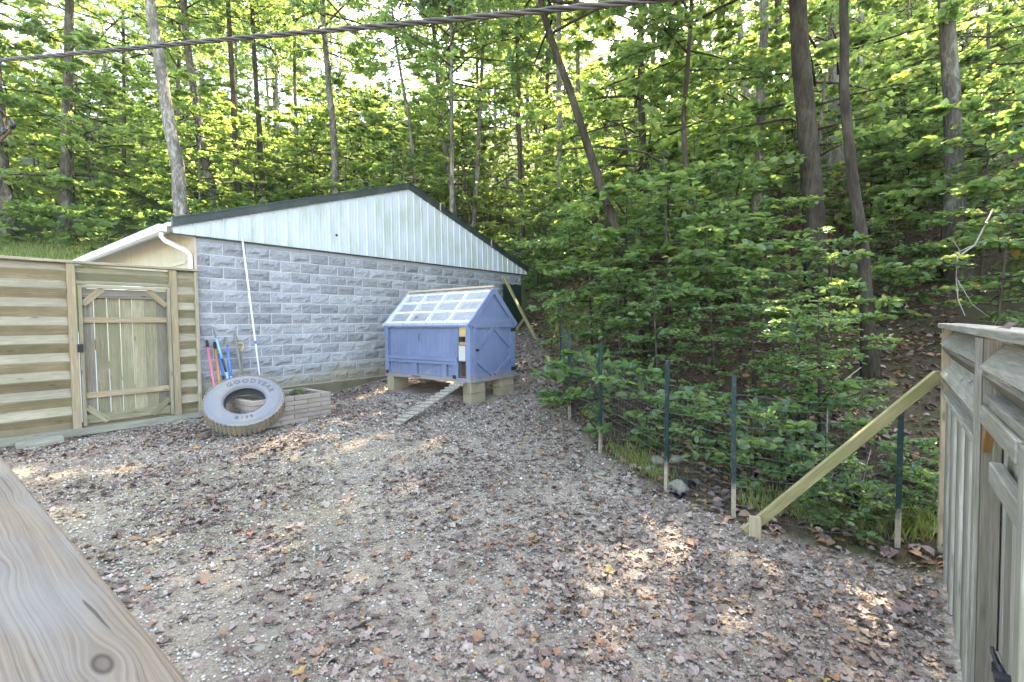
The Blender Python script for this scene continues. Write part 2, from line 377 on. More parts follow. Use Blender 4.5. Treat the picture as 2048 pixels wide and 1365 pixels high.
def leaf_mat(name, stops, trans, tmix=.45, rough=.42):
    t = NT(name); a = t.n('ShaderNodeAttribute', attribute_name='tint').outputs['Fac']
    col = t.ramp(a, stops)
    oi = t.n('ShaderNodeObjectInfo'); col = t.mix(t.math('MULTIPLY', oi.outputs['Random'], .55), col, tuple(c*k for c, k in zip(stops[1][1], (.55, .62, .75))))
    b = t.bsdf(col, rough, None, 0, .5)
    tr = t.n('ShaderNodeBsdfTranslucent'); t.l(t.mix(1.0, col, trans, 'MULTIPLY'), tr.inputs[0])
    mx = t.n('ShaderNodeMixShader'); mx.inputs[0].default_value = tmix
    t.l(b.outputs[0], mx.inputs[1]); t.l(tr.outputs[0], mx.inputs[2]); t.l(mx.outputs[0], t.out.inputs[0]); return t.m
MAT['leaf_far'] = leaf_mat('canopy leaves', [(0., (.115,.18,.07)), (.55, (.20,.285,.105)), (.93, (.30,.35,.12)), (1., (.40,.32,.09))], (2.3,2.2,1.45), .6)
MAT['leaf_near'] = leaf_mat('understorey leaves', [(0., (.065,.12,.05)), (.4, (.12,.195,.08)), (.75, (.20,.275,.11)), (.95, (.29,.32,.11)), (1., (.38,.23,.07))], (2.2,2.1,1.2), .47, .27)
MAT['grass'] = leaf_mat('grass blades', [(0., (.11,.15,.04)), (.6, (.22,.26,.07)), (1., (.38,.34,.14))], (2.2,2.0,1.0), .35, .5)
def litter_mat():
    t = NT('fallen leaves'); a = t.n('ShaderNodeAttribute', attribute_name='tint').outputs['Fac']
    col = t.ramp(a, [(0., (.075,.048,.042)), (.2, (.155,.105,.085)), (.42, (.255,.188,.158)), (.62, (.37,.30,.255)), (.78, (.28,.18,.115)), (.90, (.30,.135,.06)), (.97, (.36,.20,.07)), (1., (.42,.32,.10))])
    v = t.coord(); col = t.mix(t.ramp(t.noise(v, 60, 4, .7), [(.4, .35), (.65, 0.)]), col, (.10,.07,.06))
    t.bsdf(col, .6, None, 0, .4); return t.m
MAT['litter'] = litter_mat()
def gravel_mat():
    t = NT('gravel stones'); a = t.n('ShaderNodeAttribute', attribute_name='tint').outputs['Fac']
    col = t.ramp(a, [(0., (.16,.135,.11)), (.3, (.28,.25,.21)), (.7, (.44,.40,.34)), (1., (.62,.58,.51))])
    t.bsdf(col, .9, None, 0, .2); return t.m
MAT['gravel'] = gravel_mat()
def ground_mat():
    t = NT('yard soil and forest floor'); gp = t.n('ShaderNodeNewGeometry').outputs['Position']
    f = t.noise(gp, 45, 6, .7); vv = t.vor(gp, 55); big = t.noise(gp, .9, 4, .6)
    yard = t.ramp(f, [(.25, (.155,.122,.09)), (.5, (.31,.255,.195)), (.75, (.45,.385,.305))])
    yard = t.mix(t.ramp(t.vor(gp, 38, 'F1', 'Distance'), [(.12, .7), (.3, 0.)]), yard, (.46,.43,.385))
    yard = t.mix(t.ramp(big, [(.42, 0.), (.66, .65)]), yard, (.135,.11,.088))
    moss = t.n('ShaderNodeAttribute', attribute_name='moss').outputs['Fac']
    yard = t.mix(t.math('MULTIPLY', moss, t.ramp(t.noise(gp, 3.5, 5, .7), [(.4, 0.), (.6, .75)])), yard, (.19,.20,.075))
    hill = t.ramp(t.noise(gp, 22, 6, .75), [(.25, (.035,.024,.016)), (.5, (.085,.058,.038)), (.7, (.155,.105,.065))])
    far = t.n('ShaderNodeAttribute', attribute_name='far').outputs['Fac']
    hill = t.mix(far, hill, t.ramp(t.noise(gp, 9, 6, .7), [(.35, (.03,.045,.015)), (.65, (.075,.105,.035))]))
    hill = t.mix(t.ramp(t.noise(gp, 1.1, 4, .6), [(.5, 0.), (.7, .6)]), hill, (.06,.085,.025))
    y = t.n('ShaderNodeAttribute', attribute_name='yard').outputs['Fac']
    g = t.n('ShaderNodeAttribute', attribute_name='lawn').outputs['Fac']
    col = t.mix(y, hill, yard)
    col = t.mix(g, col, t.ramp(t.noise(gp, 12, 4, .7), [(.3, (.06,.10,.025)), (.7, (.15,.19,.05))]))
    h = t.math('ADD', f, t.math('MULTIPLY', vv, -.8))
    t.bsdf(col, .95, t.bump(h, .8, .02), spec=.15); return t.m
MAT['ground'] = ground_mat()
def rail_mat():
    t = NT('weathered handrail'); v = t.coord(); s = t.n('ShaderNodeSeparateXYZ'); t.l(v, s.inputs[0])
    X, Y = s.outputs[0], s.outputs[1]
    y = t.math('ADD', Y, t.math('MULTIPLY', t.math('SUBTRACT', t.noise(t.map(v, (2.6, 9, 9)), 1.0, 3, .5), .5), .022))
    rk = None
    for kx, ky, am in RAIL_KNOTS:           # grain parts round the knots
        dx = t.math('MULTIPLY', t.math('SUBTRACT', X, kx), .38); dy = t.math('SUBTRACT', Y, ky)
        r2 = t.math('ADD', t.math('MULTIPLY', dx, dx), t.math('MULTIPLY', dy, dy))
        w = t.math('EXPONENT', t.math('MULTIPLY', r2, -1800.))
        y = t.math('ADD', y, t.math('MULTIPLY', t.math('MULTIPLY', w, dy), -am))
        if rk is None: rk = t.math('SQRT', r2)
    c = t.n('ShaderNodeCombineXYZ'); t.l(t.math('MULTIPLY', X, 1.1), c.inputs[0]); t.l(t.math('MULTIPLY', y, 210.), c.inputs[1])
    g1 = t.noise(c.outputs[0], 1.0, 3, .55)
    c2 = t.n('ShaderNodeCombineXYZ'); t.l(t.math('MULTIPLY', X, 5.), c2.inputs[0]); t.l(t.math('MULTIPLY', y, 520.), c2.inputs[1])
    g2 = t.noise(c2.outputs[0], 1.0, 3, .6)
    col = t.ramp(g1, [(.28, (.042,.032,.022)), (.37, (.112,.087,.062)), (.52, (.168,.134,.098)), (.72, (.218,.175,.126))])
    col = t.mix(t.ramp(g2, [(.34, .55), (.5, 0.)]), col, (.10,.088,.072))
    col = t.mix(t.ramp(t.noise(t.map(v, (2.4, 10, 10)), 1., 4, .6), [(.42, 0.), (.68, .55)]), col, (.185,.19,.187))
    col = t.mix(t.ramp(t.noise(t.map(v, (1.8, 6, 6), (3, 1, 0)), 1., 3, .5), [(.5, 0.), (.72, .45)]), col, (.27,.205,.125))
    c3 = t.n('ShaderNodeCombineXYZ'); t.l(t.math('MULTIPLY', X, 3.2), c3.inputs[0]); t.l(t.math('MULTIPLY', y, 95.), c3.inputs[1])
    cm = t.ramp(t.noise(c3.outputs[0], 1.0, 1, .4), [(.235, .85), (.265, 0.)]); col = t.mix(cm, col, (.05,.042,.035))
    col = t.mix(t.ramp(rk, [(.005, .45), (.008, .95), (.011, 0.)]), col, (.04,.03,.024))
    h = t.math('SUBTRACT', t.math('ADD', g1, t.math('MULTIPLY', g2, .7)), t.math('MULTIPLY', cm, 1.5))
    t.bsdf(col, .8, t.bump(h, .5, .004), spec=.25); return t.m
# ================================================================== ground
def yard_mask(x, y):
    """1 inside the fenced yard; the wire fence line is its right-hand limit"""
    pts = np.array([(3.9,3.2),(3.115,3.82),(2.108,4.53),(1.711,5.33),(1.152,6.34),(.883,7.55),(.9,9.76),(.75,13.5),(.5,15.2)])
    fx = np.interp(y, pts[:, 1], pts[:, 0], left=9., right=.2)
    return np.clip((fx+.12-x)/.3, 0, 1)*np.clip((16.5-y)/1.5, 0, 1)
def axis(lo, fine0, fine1, hi, step, n):
    a = np.linspace(0, 1, n)**2.2
    return np.concatenate([fine0-(fine0-lo)*a[::-1][:-1], np.arange(fine0, fine1, step), fine1+(hi-fine1)*a])
gx = axis(-110, -7.5, 5.5, 110, .085, 48); gy = axis(-60, 1.4, 12.5, 120, .085, 48)
X, Y = np.meshgrid(gx, gy); Z = ground(X, Y)
near = np.clip(1-(np.hypot(X, Y-5)-9)/6, 0, 1)
Z += near*(rng.normal(0, .006, Z.shape))
ny, nx = X.shape; idx = np.arange(nx*ny).reshape(ny, nx)
F = np.stack([idx[:-1, :-1], idx[:-1, 1:], idx[1:, 1:], idx[1:, :-1]], -1).reshape(-1, 4)
gm = mesh_np('ground', np.stack([X, Y, Z], -1), F, smooth=True)
def gattr(name, val):
    a = gm.attributes.new(name, 'FLOAT', 'POINT'); a.data.foreach_set('value', np.asarray(val, np.float32).ravel())
gattr('yard', yard_mask(X, Y))
gattr('moss', np.exp(-((X+3.2)**2/5+(Y-4.9)**2/2.0))*.6 + .35*np.exp(-((X-.9)**2/.4+(Y-7)**2/5)))
lawn = np.clip((-(X+9.5))/2, 0, 1)*np.clip((Y-9)/3, 0, 1)*np.clip((21-Y)/3, 0, 1)*np.clip((X+26)/4, 0, 1)
lawn = np.maximum(lawn, np.exp(-((X-1.9)**2/1.2+(Y-14)**2/6))*.8)
gattr('lawn', lawn); gattr('far', np.clip((Y-15)/5, 0, 1))
tag(ob('ground', gm, MAT['ground']), 'gravelly leaf-strewn yard rising into a wooded slope', kind='structure')

dv_ = np.array([[gw(u, v) for u in np.linspace(-4.2, -.12, 12)] for v in np.linspace(-8.0, -.30, 20)])
dz_ = ground(dv_[..., 0], dv_[..., 1])+.03; V = np.stack([dv_[..., 0], dv_[..., 1], dz_], -1); i_ = np.arange(240).reshape(20, 12)
F = np.stack([i_[:-1, :-1], i_[1:, :-1], i_[1:, 1:], i_[:-1, 1:]], -1).reshape(-1, 4)[:, ::-1]
tag(ob('driveway', mesh_np('driveway', V, F, smooth=True), plain('pale concrete', (.55,.53,.49), .9, 0, .3, 30)), 'pale concrete drive behind the louvred fence', kind='structure')

# ================================================================== garage
ZB = -13*.2032                              # bottom of lowest rough course relative to O
gar = empty('garage', gw(0, 0, ZB), YAW, 'low grey block garage with white ribbed steel gable and dark roof edge', 'garage')
WL = 9.1
wall = MB().box((0.004, .0085, -.02), (WL-.004, .2, 13*.2032)).build('block_wall', MAT['mortar'], gar)
def block_mesh(L, seed):
    r = np.random.default_rng(seed); nx_, nz_ = 9, 6; V = []; H = .189
    sl = r.normal(0, .007, 2); cx, cz, ca = r.uniform(.2, .8), r.uniform(.2, .8), r.uniform(.004, .02)
    for j in range(nz_):
        for i in range(nx_):
            a, c = i/(nx_-1), j/(nz_-1)
            e = min(min(a, 1-a)*5, min(c, 1-c)*3.2, 1)
            d = .004 + e*(.012 + sl[0]*(a-.5)*2 + sl[1]*(c-.5)*2 + ca*(1 if (a-cx)*sl[0]*40+(c-cz) > 0 else -.3) + r.normal(0, .0035))
            V.append((a*L, .008-max(d, .001), c*H))
    F = [(j*nx_+i, j*nx_+i+1, (j+1)*nx_+i+1, (j+1)*nx_+i) for j in range(nz_-1) for i in range(nx_-1)]
    n0 = len(V); V += [(0, .03, 0), (L, .03, 0), (L, .03, H), (0, .03, H)]
    b = [i for i in range(nx_)]; tp = [(nz_-1)*nx_+i for i in range(nx_)]; lf = [j*nx_ for j in range(nz_)]; rt = [j*nx_+nx_-1 for j in range(nz_)]
    F += [tuple([n0+1, n0]+b)[::1][::-1], tuple([n0+3, n0+2]+tp[::-1])[::-1], tuple([n0, n0+3]+lf[::-1])[::-1], tuple([n0+2, n0+1]+rt)[::-1]]
    me = mesh_pd('block', V, F); me.materials.append(MAT['block']); return me
BL = [block_mesh(.392, 100+i) for i in range(14)]; BH = [block_mesh(.189, 150+i) for i in range(4)]; BE = None
pitch = .4064
for r in range(13):                         # r = 0 is the top course
    z = (12-r)*.2032 + .007; x = 0.0; half = (r % 2 == 1); first = True
    while x < WL-.05:
        L = .2032 if (half and first) else pitch; first = False
        rem = WL-x
        if rem < L-.01:
            me = block_mesh(max(rem-.01, .05), 400+r)
        else: me = random.choice(BH if L < .3 else BL)
        ob('block', me, None, wall, (x+.007, 0, z)); x += L
x = 0; CAPS = {}
while x < WL-.01:
    L = min(.61, WL-x); k = round(L, 2)
    if k not in CAPS: CAPS[k] = MB().box((0, 0, 0), (L-.008, .19, .094)).mesh('cap_block')
    ob('cap_block', CAPS[k], MAT['cap'], wall, (x+.004, .006, 2.645)); x += L
MB().box((0.02, -.035, -.6), (WL, .22, -.022)).build('footing', MAT['footing'], gar)
# gable of ribbed steel sheets
SB = -ZB + .092; AP_U = 4.58
def roof_z(u):                              # underside of the roof relative to O
    return -ZB + (.18 + (u+.37)*(1.815-.18)/(AP_U+.37) if u <= AP_U else 1.815 - (u-AP_U)*(1.815-.174)/(9.36-AP_U))
RIB = .2275; U0 = -.343
prof = []                                   # (du, y) over one rib pitch
for a, y in ((0, 0), (.012, -.019), (.032, -.019), (.044, 0), (.095, 0), (.100, -.003), (.112, -.003), (.117, 0), (.160, 0), (.165, -.003), (.177, -.003), (.182, 0)): prof.append((a, y))
npan = 0; u = U0 - .17
while u < 9.36:
    us = []
    for k in range(4): us += [(u+k*RIB+a, y) for a, y in prof]
    us.append((u+4*RIB-.002, 0))
    bp = [q for q in (U0, AP_U, 9.37)]
    pts = [(a, y) for a, y in us if U0 <= a <= 9.37]
    for b in bp:
        if us[0][0] < b < us[-1][0]:
            pts.append((b, float(np.interp(b, [p[0] for p in us], [p[1] for p in us]))))
    pts = sorted(set(pts))
    if len(pts) > 2:
        V = []; F = []
        for i, (a, y) in enumerate(pts): V += [(a, y-.03, SB), (a, y-.03, max(roof_z(a)+.02, SB+.004))]
        F = [(2*i, 2*i+2, 2*i+3, 2*i+1) for i in range(len(pts)-1)]
        n = len(V); V += [(a, b+.012, c) for a, b, c in V]; F += [tuple(n+i for i in f[::-1]) for f in F]
        F += [(0, 1, n+1, n), (n-2, 2*n-2, 2*n-1, n-1)]
        ob('siding_sheet', mesh_pd('sheet', V, F), MAT['siding'], gar)
    u += 4*RIB
MB().box((U0, -.045, SB-.022), (9.37, .0, SB-.003)).build('base_shadow_trim', MAT['trim_dark'], gar)  # bottom trim coloured dark to paint the shadow line under the siding
V = [(0.1, .03, SB), (9.0, .03, SB), (9.0, .03, roof_z(9.0)), (AP_U, .03, roof_z(AP_U)), (.1, .03, roof_z(.1))]
MB().add(V, [(0, 1, 2, 3, 4)]).build('gable_backing', MAT['soffit'], gar)
GL = 8.2                                    # garage depth
def slab(u0, u1, y0, y1, lift, th, name, mat, parent=gar):
    z0, z1 = roof_z(u0)+lift, roof_z(u1)+lift
    return MB().add([(u0,y0,z0),(u1,y0,z1),(u1,y1,z1),(u0,y1,z0),(u0,y0,z0+th),(u1,y0,z1+th),(u1,y1,z1+th),(u0,y1,z0+th)],
        [(0,3,2,1),(4,5,6,7),(0,1,5,4),(1,2,6,5),(2,3,7,6),(3,0,4,7)]).build(name, mat, parent)
roofL = slab(-.42, AP_U, -.02, GL, .025, .06, 'roof', MAT['soffit']); roofR = slab(AP_U+.001, 9.40, -.02, GL, .025, .06, 'roof', MAT['soffit'])
for u0, u1, n in ((-.36, AP_U-.005, 5), (AP_U+.005, 9.40, 5)):
    slab(u0, u1, -.085, -.022, .008, .125, 'rake_trim', MAT['trim_dark'])
    slab(u0, u1, -.10, .16, .134, .024, 'rake_cap', MAT['trim_dark'])
for uu in (5.55, 7.55):                     # light straps over the right rake
    slab(uu, uu+.03, -.104, -.086, -.02, .20, 'rake_strap', MAT['ridge_wood'])
MB().box((-.0, .2, -.35), (.12, GL, 2.955)).build('side_wall', MAT['cream'], gar)
MB().box((9.0, .2, -.3), (9.1, GL, 2.89)).build('side_wall', MAT['cream'], gar)
MB().box((.12, GL-.1, -.3), (9.0, GL, 3.3)).build('rear_wall', MAT['cream'], gar)
sb_ = MB().box((-.012, 0, 1.6), (-.001, .143, 2.945)).mesh('siding_board')
for k in range(40): ob('siding_board', sb_, MAT['cream'], gar, (0, .22+k*.152, 0))   # grooved cream boards under the eave
MB().box((-.03, .45, 2.30), (-.013, 6.5, 2.36)).build('trim_strip', MAT['cream'], gar)
MB().box((-.05, 1.0, 2.03), (-.013, 5.2, 2.13)).build('door_header', MAT['white_metal'], gar)
MB().box((-.025, -.004, 0), (-.002, .19, 2.74)).build('corner_board', plain('tan corner board', (.50,.41,.32), .8), gar)
# soffit ribs seen from below
for k in range(5):
    uu = -.36+k*.085
    slab(uu, uu+.018, .02, GL-.1, .008, .016, 'soffit_rib', MAT['soffit'])
gz0 = roof_z(-.42)
gp_ = [(-.425, .02), (-.535, .02), (-.545, .0), (-.53, -.04), (-.515, -.09), (-.425, -.09)]
V = [(a, yy, gz0+.03+b) for yy in (-.02, GL) for a, b in gp_]; n = len(gp_)
MB().add(V, [(i, (i+1) % n, n+(i+1) % n, n+i) for i in range(1, n-1)] + [(n-1, 0, n, 2*n-1)] + [tuple(range(n))[::-1], tuple(range(n, 2*n))]).build('gutter', MAT['white_metal'], gar)
MB().tube([(-.47, .10, gz0-.05), (-.47, .10, gz0-.13), (-.42, .10, gz0-.19), (-.11, .10, gz0-.33), (-.065, .10, gz0-.40), (-.065, .10, .05), (-.11, .10, -.02)], .042, 4).build('downspout', MAT['white_metal'], gar)
MB().tube([(2.62, -.034, SB+.36), (2.62, -.029, SB+.36)], .03, 9).build('siding_hole', MAT['black'], gar)

# ================================================================== left fence and gate  (z relative to O)
FB = -2.90
lf = empty('louvred_fence', gw(0, .06, FB), YAW, 'greenish louvred board fence running left from the garage corner', 'fence')
def zf(z): return z - FB
post_spec = [(-1.63, .095, 'post_tan'), (-.385, .10, 'post_tan'), (-.06, .05, 'fence_light'), (-4.05, .095, 'post_tan'), (-6.5, .095, 'post_tan')]
for u, w, mm in post_spec:
    board('post', lf, (u, .0, -.25), (u, .0, zf(-.525)), w, .10, MAT[mm], up=(1, 0, 0))
for a, b in ((-6.6, -4.05), (-4.05, -1.6), (-1.6, .0)):
    board('top_cap', lf, (a+.002, .0, zf(-.503)), (b-.002, .0, zf(-.503)), .15, .038, MAT['fence_light'], up=(0, 1, 0))
for a, b in ((-6.6, -3.2), (-3.2, .0)):
    board('bottom_sill', lf, (a+.002, -.055, zf(-2.945)), (b-.002, -.055, zf(-2.945)), .10, .14, MAT['step_wood'], up=(0, 0, 1))
for a, b in ((-6.45, -4.1), (-4.0, -1.678), (-.335, -.085)):
    board('bottom_rail', lf, (a, .03, zf(-2.86)), (b, .03, zf(-2.86)), .11, .03, MAT['fence_dark'])
board('threshold', lf, (-1.58, .06, zf(-2.88)), (-.435, .06, zf(-2.88)), .10, .03, MAT['fence_dark'])
def louvres(a, b, z0, nmax, zend):
    ridge = z0; k = 0
    while k < nmax and ridge-.13 > zend:
        # face looking up in the lit copy, face looking down in the shaded copy
        up_top = ridge+.118
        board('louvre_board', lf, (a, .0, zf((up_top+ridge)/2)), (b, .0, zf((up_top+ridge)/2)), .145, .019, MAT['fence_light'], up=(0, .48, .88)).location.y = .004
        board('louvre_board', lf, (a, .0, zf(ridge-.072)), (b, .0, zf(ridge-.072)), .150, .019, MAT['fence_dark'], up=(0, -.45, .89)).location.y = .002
        ridge -= .2575; k += 1
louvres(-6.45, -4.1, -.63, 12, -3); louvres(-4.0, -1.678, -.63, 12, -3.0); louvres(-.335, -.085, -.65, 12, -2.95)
board('louvre_board', lf, (-1.58, .02, zf(-.60)), (-.435, .02, zf(-.60)), .10, .019, MAT['fence_green'], up=(0, .3, .9))
board('louvre_board', lf, (-1.58, .03, zf(-.70)), (-.435, .03, zf(-.70)), .12, .019, MAT['fence_green'], up=(0, -.3, .9))
board('header_rail', lf, (-1.58, -.03, zf(-.79)), (-.435, -.03, zf(-.79)), .04, .06, MAT['fence_light'])
gt = empty('garden_gate', gw(-1.02, .07, FB), YAW, 'weathered picket gate with corner braces set in the louvred fence', 'gate')
ga, gb, gt0, gt1 = -.545, .575, zf(-2.875), zf(-.825)
board('frame_stile', gt, (ga+.02, -.02, gt0), (ga+.02, -.02, gt1), .042, .07, MAT['fence_green'], up=(1, 0, 0))
board('frame_stile', gt, (gb-.02, -.02, gt0), (gb-.02, -.02, gt1), .042, .07, MAT['fence_light'], up=(1, 0, 0))
board('frame_rail', gt, (ga+.043, -.02, gt1-.02), (gb-.043, -.02, gt1-.02), .042, .07, MAT['fence_light'])
board('frame_rail', gt, (ga+.043, .0, gt0+.09), (gb-.043, .0, gt0+.09), .13, .03, MAT['fence_green'])
board('frame_rail', gt, (ga+.043, .0, gt1-.12), (gb-.043, .0, gt1-.12), .13, .03, MAT['grey_wood_dark'])
for k in range(7):
    u = ga+.105+k*.152
    board('picket', gt, (u, .035, gt0+.05), (u, .035, gt1-.08), .138 if k < 4 else .146, .018, MAT['grey_wood_dark' if k in (0, 6) else 'fence_green'], up=(1, 0, 0))
for z in (zf(-1.335), zf(-2.44)):
    board('cross_rail', gt, (ga+.043, .005, z), (gb-.043, .005, z), .085, .038, MAT['post_tan'])
for sx, u in ((1, ga+.045), (-1, gb-.045)):
    for sz, z in ((-1, gt1-.045), (1, gt0+.03)):
        board('corner_brace', gt, (u, -.008, z+sz*.24), (u+sx*.24, -.008, z), .085, .036, MAT['post_tan' if sz < 0 else 'fence_green'], up=(sz, 0, sx))
MB().box((ga-.035, -.075, zf(-1.80)), (ga+.03, -.056, zf(-1.68))).box((ga-.02, -.10, zf(-1.76)), (ga+.0, -.075, zf(-1.71))).build('latch', MAT['black_iron'], gt)
# wooden block step and stone by the sill
sp_ = on_ground(80, 893)
st = board('wood_block_step', None, sp_+np.array([-DD[0]*.23, -DD[1]*.23, .045]) , sp_+np.array([DD[0]*.23, DD[1]*.23, .06]), .09, .16, MAT['step_wood'])
tag(st, 'short squared grey timber lying against the fence sill', 'timber')
# ================================================================== right fence (local x away from camera, local +y faces the yard)
FR = np.array([3.375, 3.724, 0.0])
fb = gz(FR[0], FR[1])
rf = empty('weathered_fence', (FR[0], FR[1], fb), YAW, 'weathered grey louvred fence at the right edge of the yard', 'fence')
def zr(z): return z + CZ - fb
TF, TN = .33, -1.95
for t_ in (TF, TN):
    board('post', rf, (t_, -.045, -.3), (t_, -.045, zr(-.092)), .09, .09, MAT['post_tan' if t_ > 0 else 'grey_wood_dark'], up=(1, 0, 0))
board('post_face', rf, (TN, .010, -.1), (TN, .010, zr(-.094)), .092, .018, MAT['grey_wood'], up=(1, 0, 0))
board('top_cap', rf, (TF+.06, -.045, zr(-.067)), (-1.1, -.045, zr(-.067)), .14, .038, MAT['grey_wood'], up=(0, 1, 0))
board('top_cap', rf, (-1.104, -.045, zr(-.067)), (-4.2, -.045, zr(-.067)), .14, .038, MAT['grey_wood'], up=(0, 1, 0))
def zig(a, b, ridges, y0):
    for i, z in enumerate(ridges):
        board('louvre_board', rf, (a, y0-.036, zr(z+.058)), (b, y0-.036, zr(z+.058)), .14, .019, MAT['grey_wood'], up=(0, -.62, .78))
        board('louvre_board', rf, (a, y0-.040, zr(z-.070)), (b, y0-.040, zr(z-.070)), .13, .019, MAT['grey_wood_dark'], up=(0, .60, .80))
zig(TF-.047, TN+.047, (-.225, -.475), .0)
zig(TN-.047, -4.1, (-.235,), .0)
board('middle_rail', rf, (TF-.047, -.045, zr(-.625)), (TN+.047, -.045, zr(-.625)), .085, .038, MAT['grey_wood'], up=(0, 1, 0))
board('middle_rail', rf, (TN-.047, -.045, zr(-.37)), (-4.1, -.045, zr(-.37)), .085, .038, MAT['grey_wood'], up=(0, 1, 0))
board('middle_rail', rf, (TN-.047, -.012, zr(-.44)), (-2.80, -.012, zr(-.44)), .08, .038, MAT['grey_wood'], up=(0, 0, 1))
npk = 15
for k in range(npk):
    t_ = TF-.15-(TF-TN-.24)*k/(npk-1)
    board('picket', rf, (t_, -.04+.006*((k*7) % 3-1), -.05), (t_, -.04+.006*((k*7) % 3-1), zr(-.645)),   .075, .04, MAT['grey_wood' if k % 3 else 'grey_wood_dark'], up=(1, 0, 0))
board('bottom_rail', rf, (TF-.047, -.07, .35), (TN+.047, -.07, .35), .09, .02, MAT['grey_wood_dark'])
board('rail_bracket', rf, (TN-.13, -.02, zr(-.48)), (TN-.06, -.02, zr(-.60)), .05, .04, MAT['amber_wood'], up=(1, 0, .4))
rg = empty('plank_gate', tuple(np.array([FR[0], FR[1], fb]) + DD*(-2.43)), YAW, 'tall grey plank gate beside the weathered fence post', 'gate')
for k in range(6):
    x_ = .36-k*.148
    board('plank', rg, (x_, -.075, .03), (x_, -.075, zr(-.43)), .143, .02, MAT['grey_wood_dark' if k % 2 else 'grey_wood'], up=(1, 0, 0))
board('gate_stile', rg, (-.42, -.02, .03), (-.42, -.02, zr(-.41)), .09, .04, MAT['grey_wood'], up=(1, 0, 0))
board('gate_stile', rg, (.395, -.045, .03), (.395, -.045, zr(-.46)), .07, .03, MAT['grey_wood_dark'], up=(1, 0, 0))
board('latch_bar', rg, (.24, -.025, zr(-.655)), (-.375, -.025, zr(-.655)), .088, .042, MAT['grey_wood'])
board('cross_rail', rg, (.35, -.055, .5), (-.38, -.055, .5), .09, .02, MAT['grey_wood'])
# black spring clamps hanging on the gate
cl = empty('spring_clamp', tuple(np.array(rg.location)+DD*(-.33)+NN*(-.012)+np.array([0, 0, zr(-1.21)])), YAW, 'black spring clamp hanging on the plank gate', 'clamp')
cm = MB()
cm.tube([(0, 0, 0), (.04, .010, .010), (.08, .014, .028)], [.011, .011, .005], 6).tube([(0, .0, -.012), (.045, .015, -.02), (.085, .016, -.012)], [.010, .010, .005], 6).tube([(.03, .01, .01), (.065, .02, .034), (.078, .02, .048)], [.008, .006, .005], 6)
cm.build('jaw', MAT['black'], cl, True); MB().tube([(-.01, -.015, -.006), (-.01, .025, -.006)], .018, 10).build('pivot', MAT['black'], cl)
MB().tube([(-.01, 0, -.01), (-.06, .0, -.03), (-.10, 0, -.055)], [.010, .008, .008], 6).build('handle', MAT['black'], cl, True)
# leaning brace with its stake
sk = on_ground(1507, 1070); b0 = at_depth(1490, 1056, 4.4); b1 = np.array([FR[0], FR[1], 0])+DD*.30+NN*(-.10); b1[2] = at_depth(1880, 772, 4.02)[2]
b0[2] = gz(b0[0], b0[1])+.02
b1 = b1+(b1-b0)*.07
tag(board('fence_brace', None, b0, b1, .09, .045, MAT['yellow_wood']), 'mossy yellow board bracing the weathered fence at a slant', 'brace')
sk = b0+(b1-b0)*.055; sk = sk-np.array([sk[0], sk[1], 0])/np.hypot(sk[0], sk[1])*.07; sk[2] = gz(sk[0], sk[1])
tag(board('wooden_stake', None, sk+np.array([0, 0, -.15]), sk+np.array([.02, .03, .20]), .10, .04, MAT['post_tan'], up=(.9, -.4, 0)), 'short tan stake at the foot of the slanting brace', 'stake')

# ================================================================== deck handrail at lower left
RH = -.40
e0 = ray(0, 908); e0 = e0*(RH/e0[2]); e1 = ray(385, 1365); e1 = e1*(RH/e1[2])
rd = (e1-e0); rd[2] = 0; rl = np.linalg.norm(rd); rd /= rl; rp = np.array([rd[1], -rd[0], 0])   # points to the deck side
if rp@np.array([1., 0, 0]) > 0: rp = -rp
p0 = e0-rd*.9; p1 = e1+rd*.5; RW = .142
rail = empty('deck_railing', (p0[0], p0[1], 0), math.atan2(rd[1], rd[0]), 'close-up weathered wooden deck handrail at the lower left corner', 'railing')
ry = 1 if (rp@np.array([-rd[1], rd[0], 0])) > 0 else -1
Lr = np.linalg.norm((p1-p0)[:2])
q = ray(205, 1328); q = q*(RH/q[2]); kx = (q-p0)@rd - Lr/2; ky = ((q-p0)@rp)*ry - ry*RW/2
RAIL_KNOTS = [(kx, ky, 1.2), (kx-.42, ky+.055*ry, .9), (kx-.85, ky-.05*ry, .8)]
MAT['rail'] = rail_mat()
board('handrail_cap', rail, (0, ry*RW/2, RH+CZ-.019), (Lr, ry*RW/2, RH+CZ-.019), .038, RW, MAT['rail'], b=.006)
for f_ in (.12, .62, .97):
    board('railing_post', rail, (Lr*f_, ry*RW*.55, -.15), (Lr*f_, ry*RW*.55, RH+CZ-.04), .088, .088, MAT['grey_wood_dark'], up=(1, 0, 0))
board('lower_rail', rail, (0, ry*RW*.55, .75), (Lr, ry*RW*.55, .75), .088, .036, MAT['grey_wood'])

# ================================================================== chicken coop
C0 = np.array([-.722, 8.366, -1.054+CZ])
coop = empty('chicken_coop', C0, YAW+.02, 'blue-grey wooden chicken coop with ribbed clear roof, raised on blocks', 'chicken coop')
CL, CW, CH, CA = 2.344, 1.254, 1.055, 1.70
P_ = MAT['coop']
MB().box((.03, .03, .0), (CW-.03, CL-.03, .035)).build('floor_panel', MAT['interior'], coop)
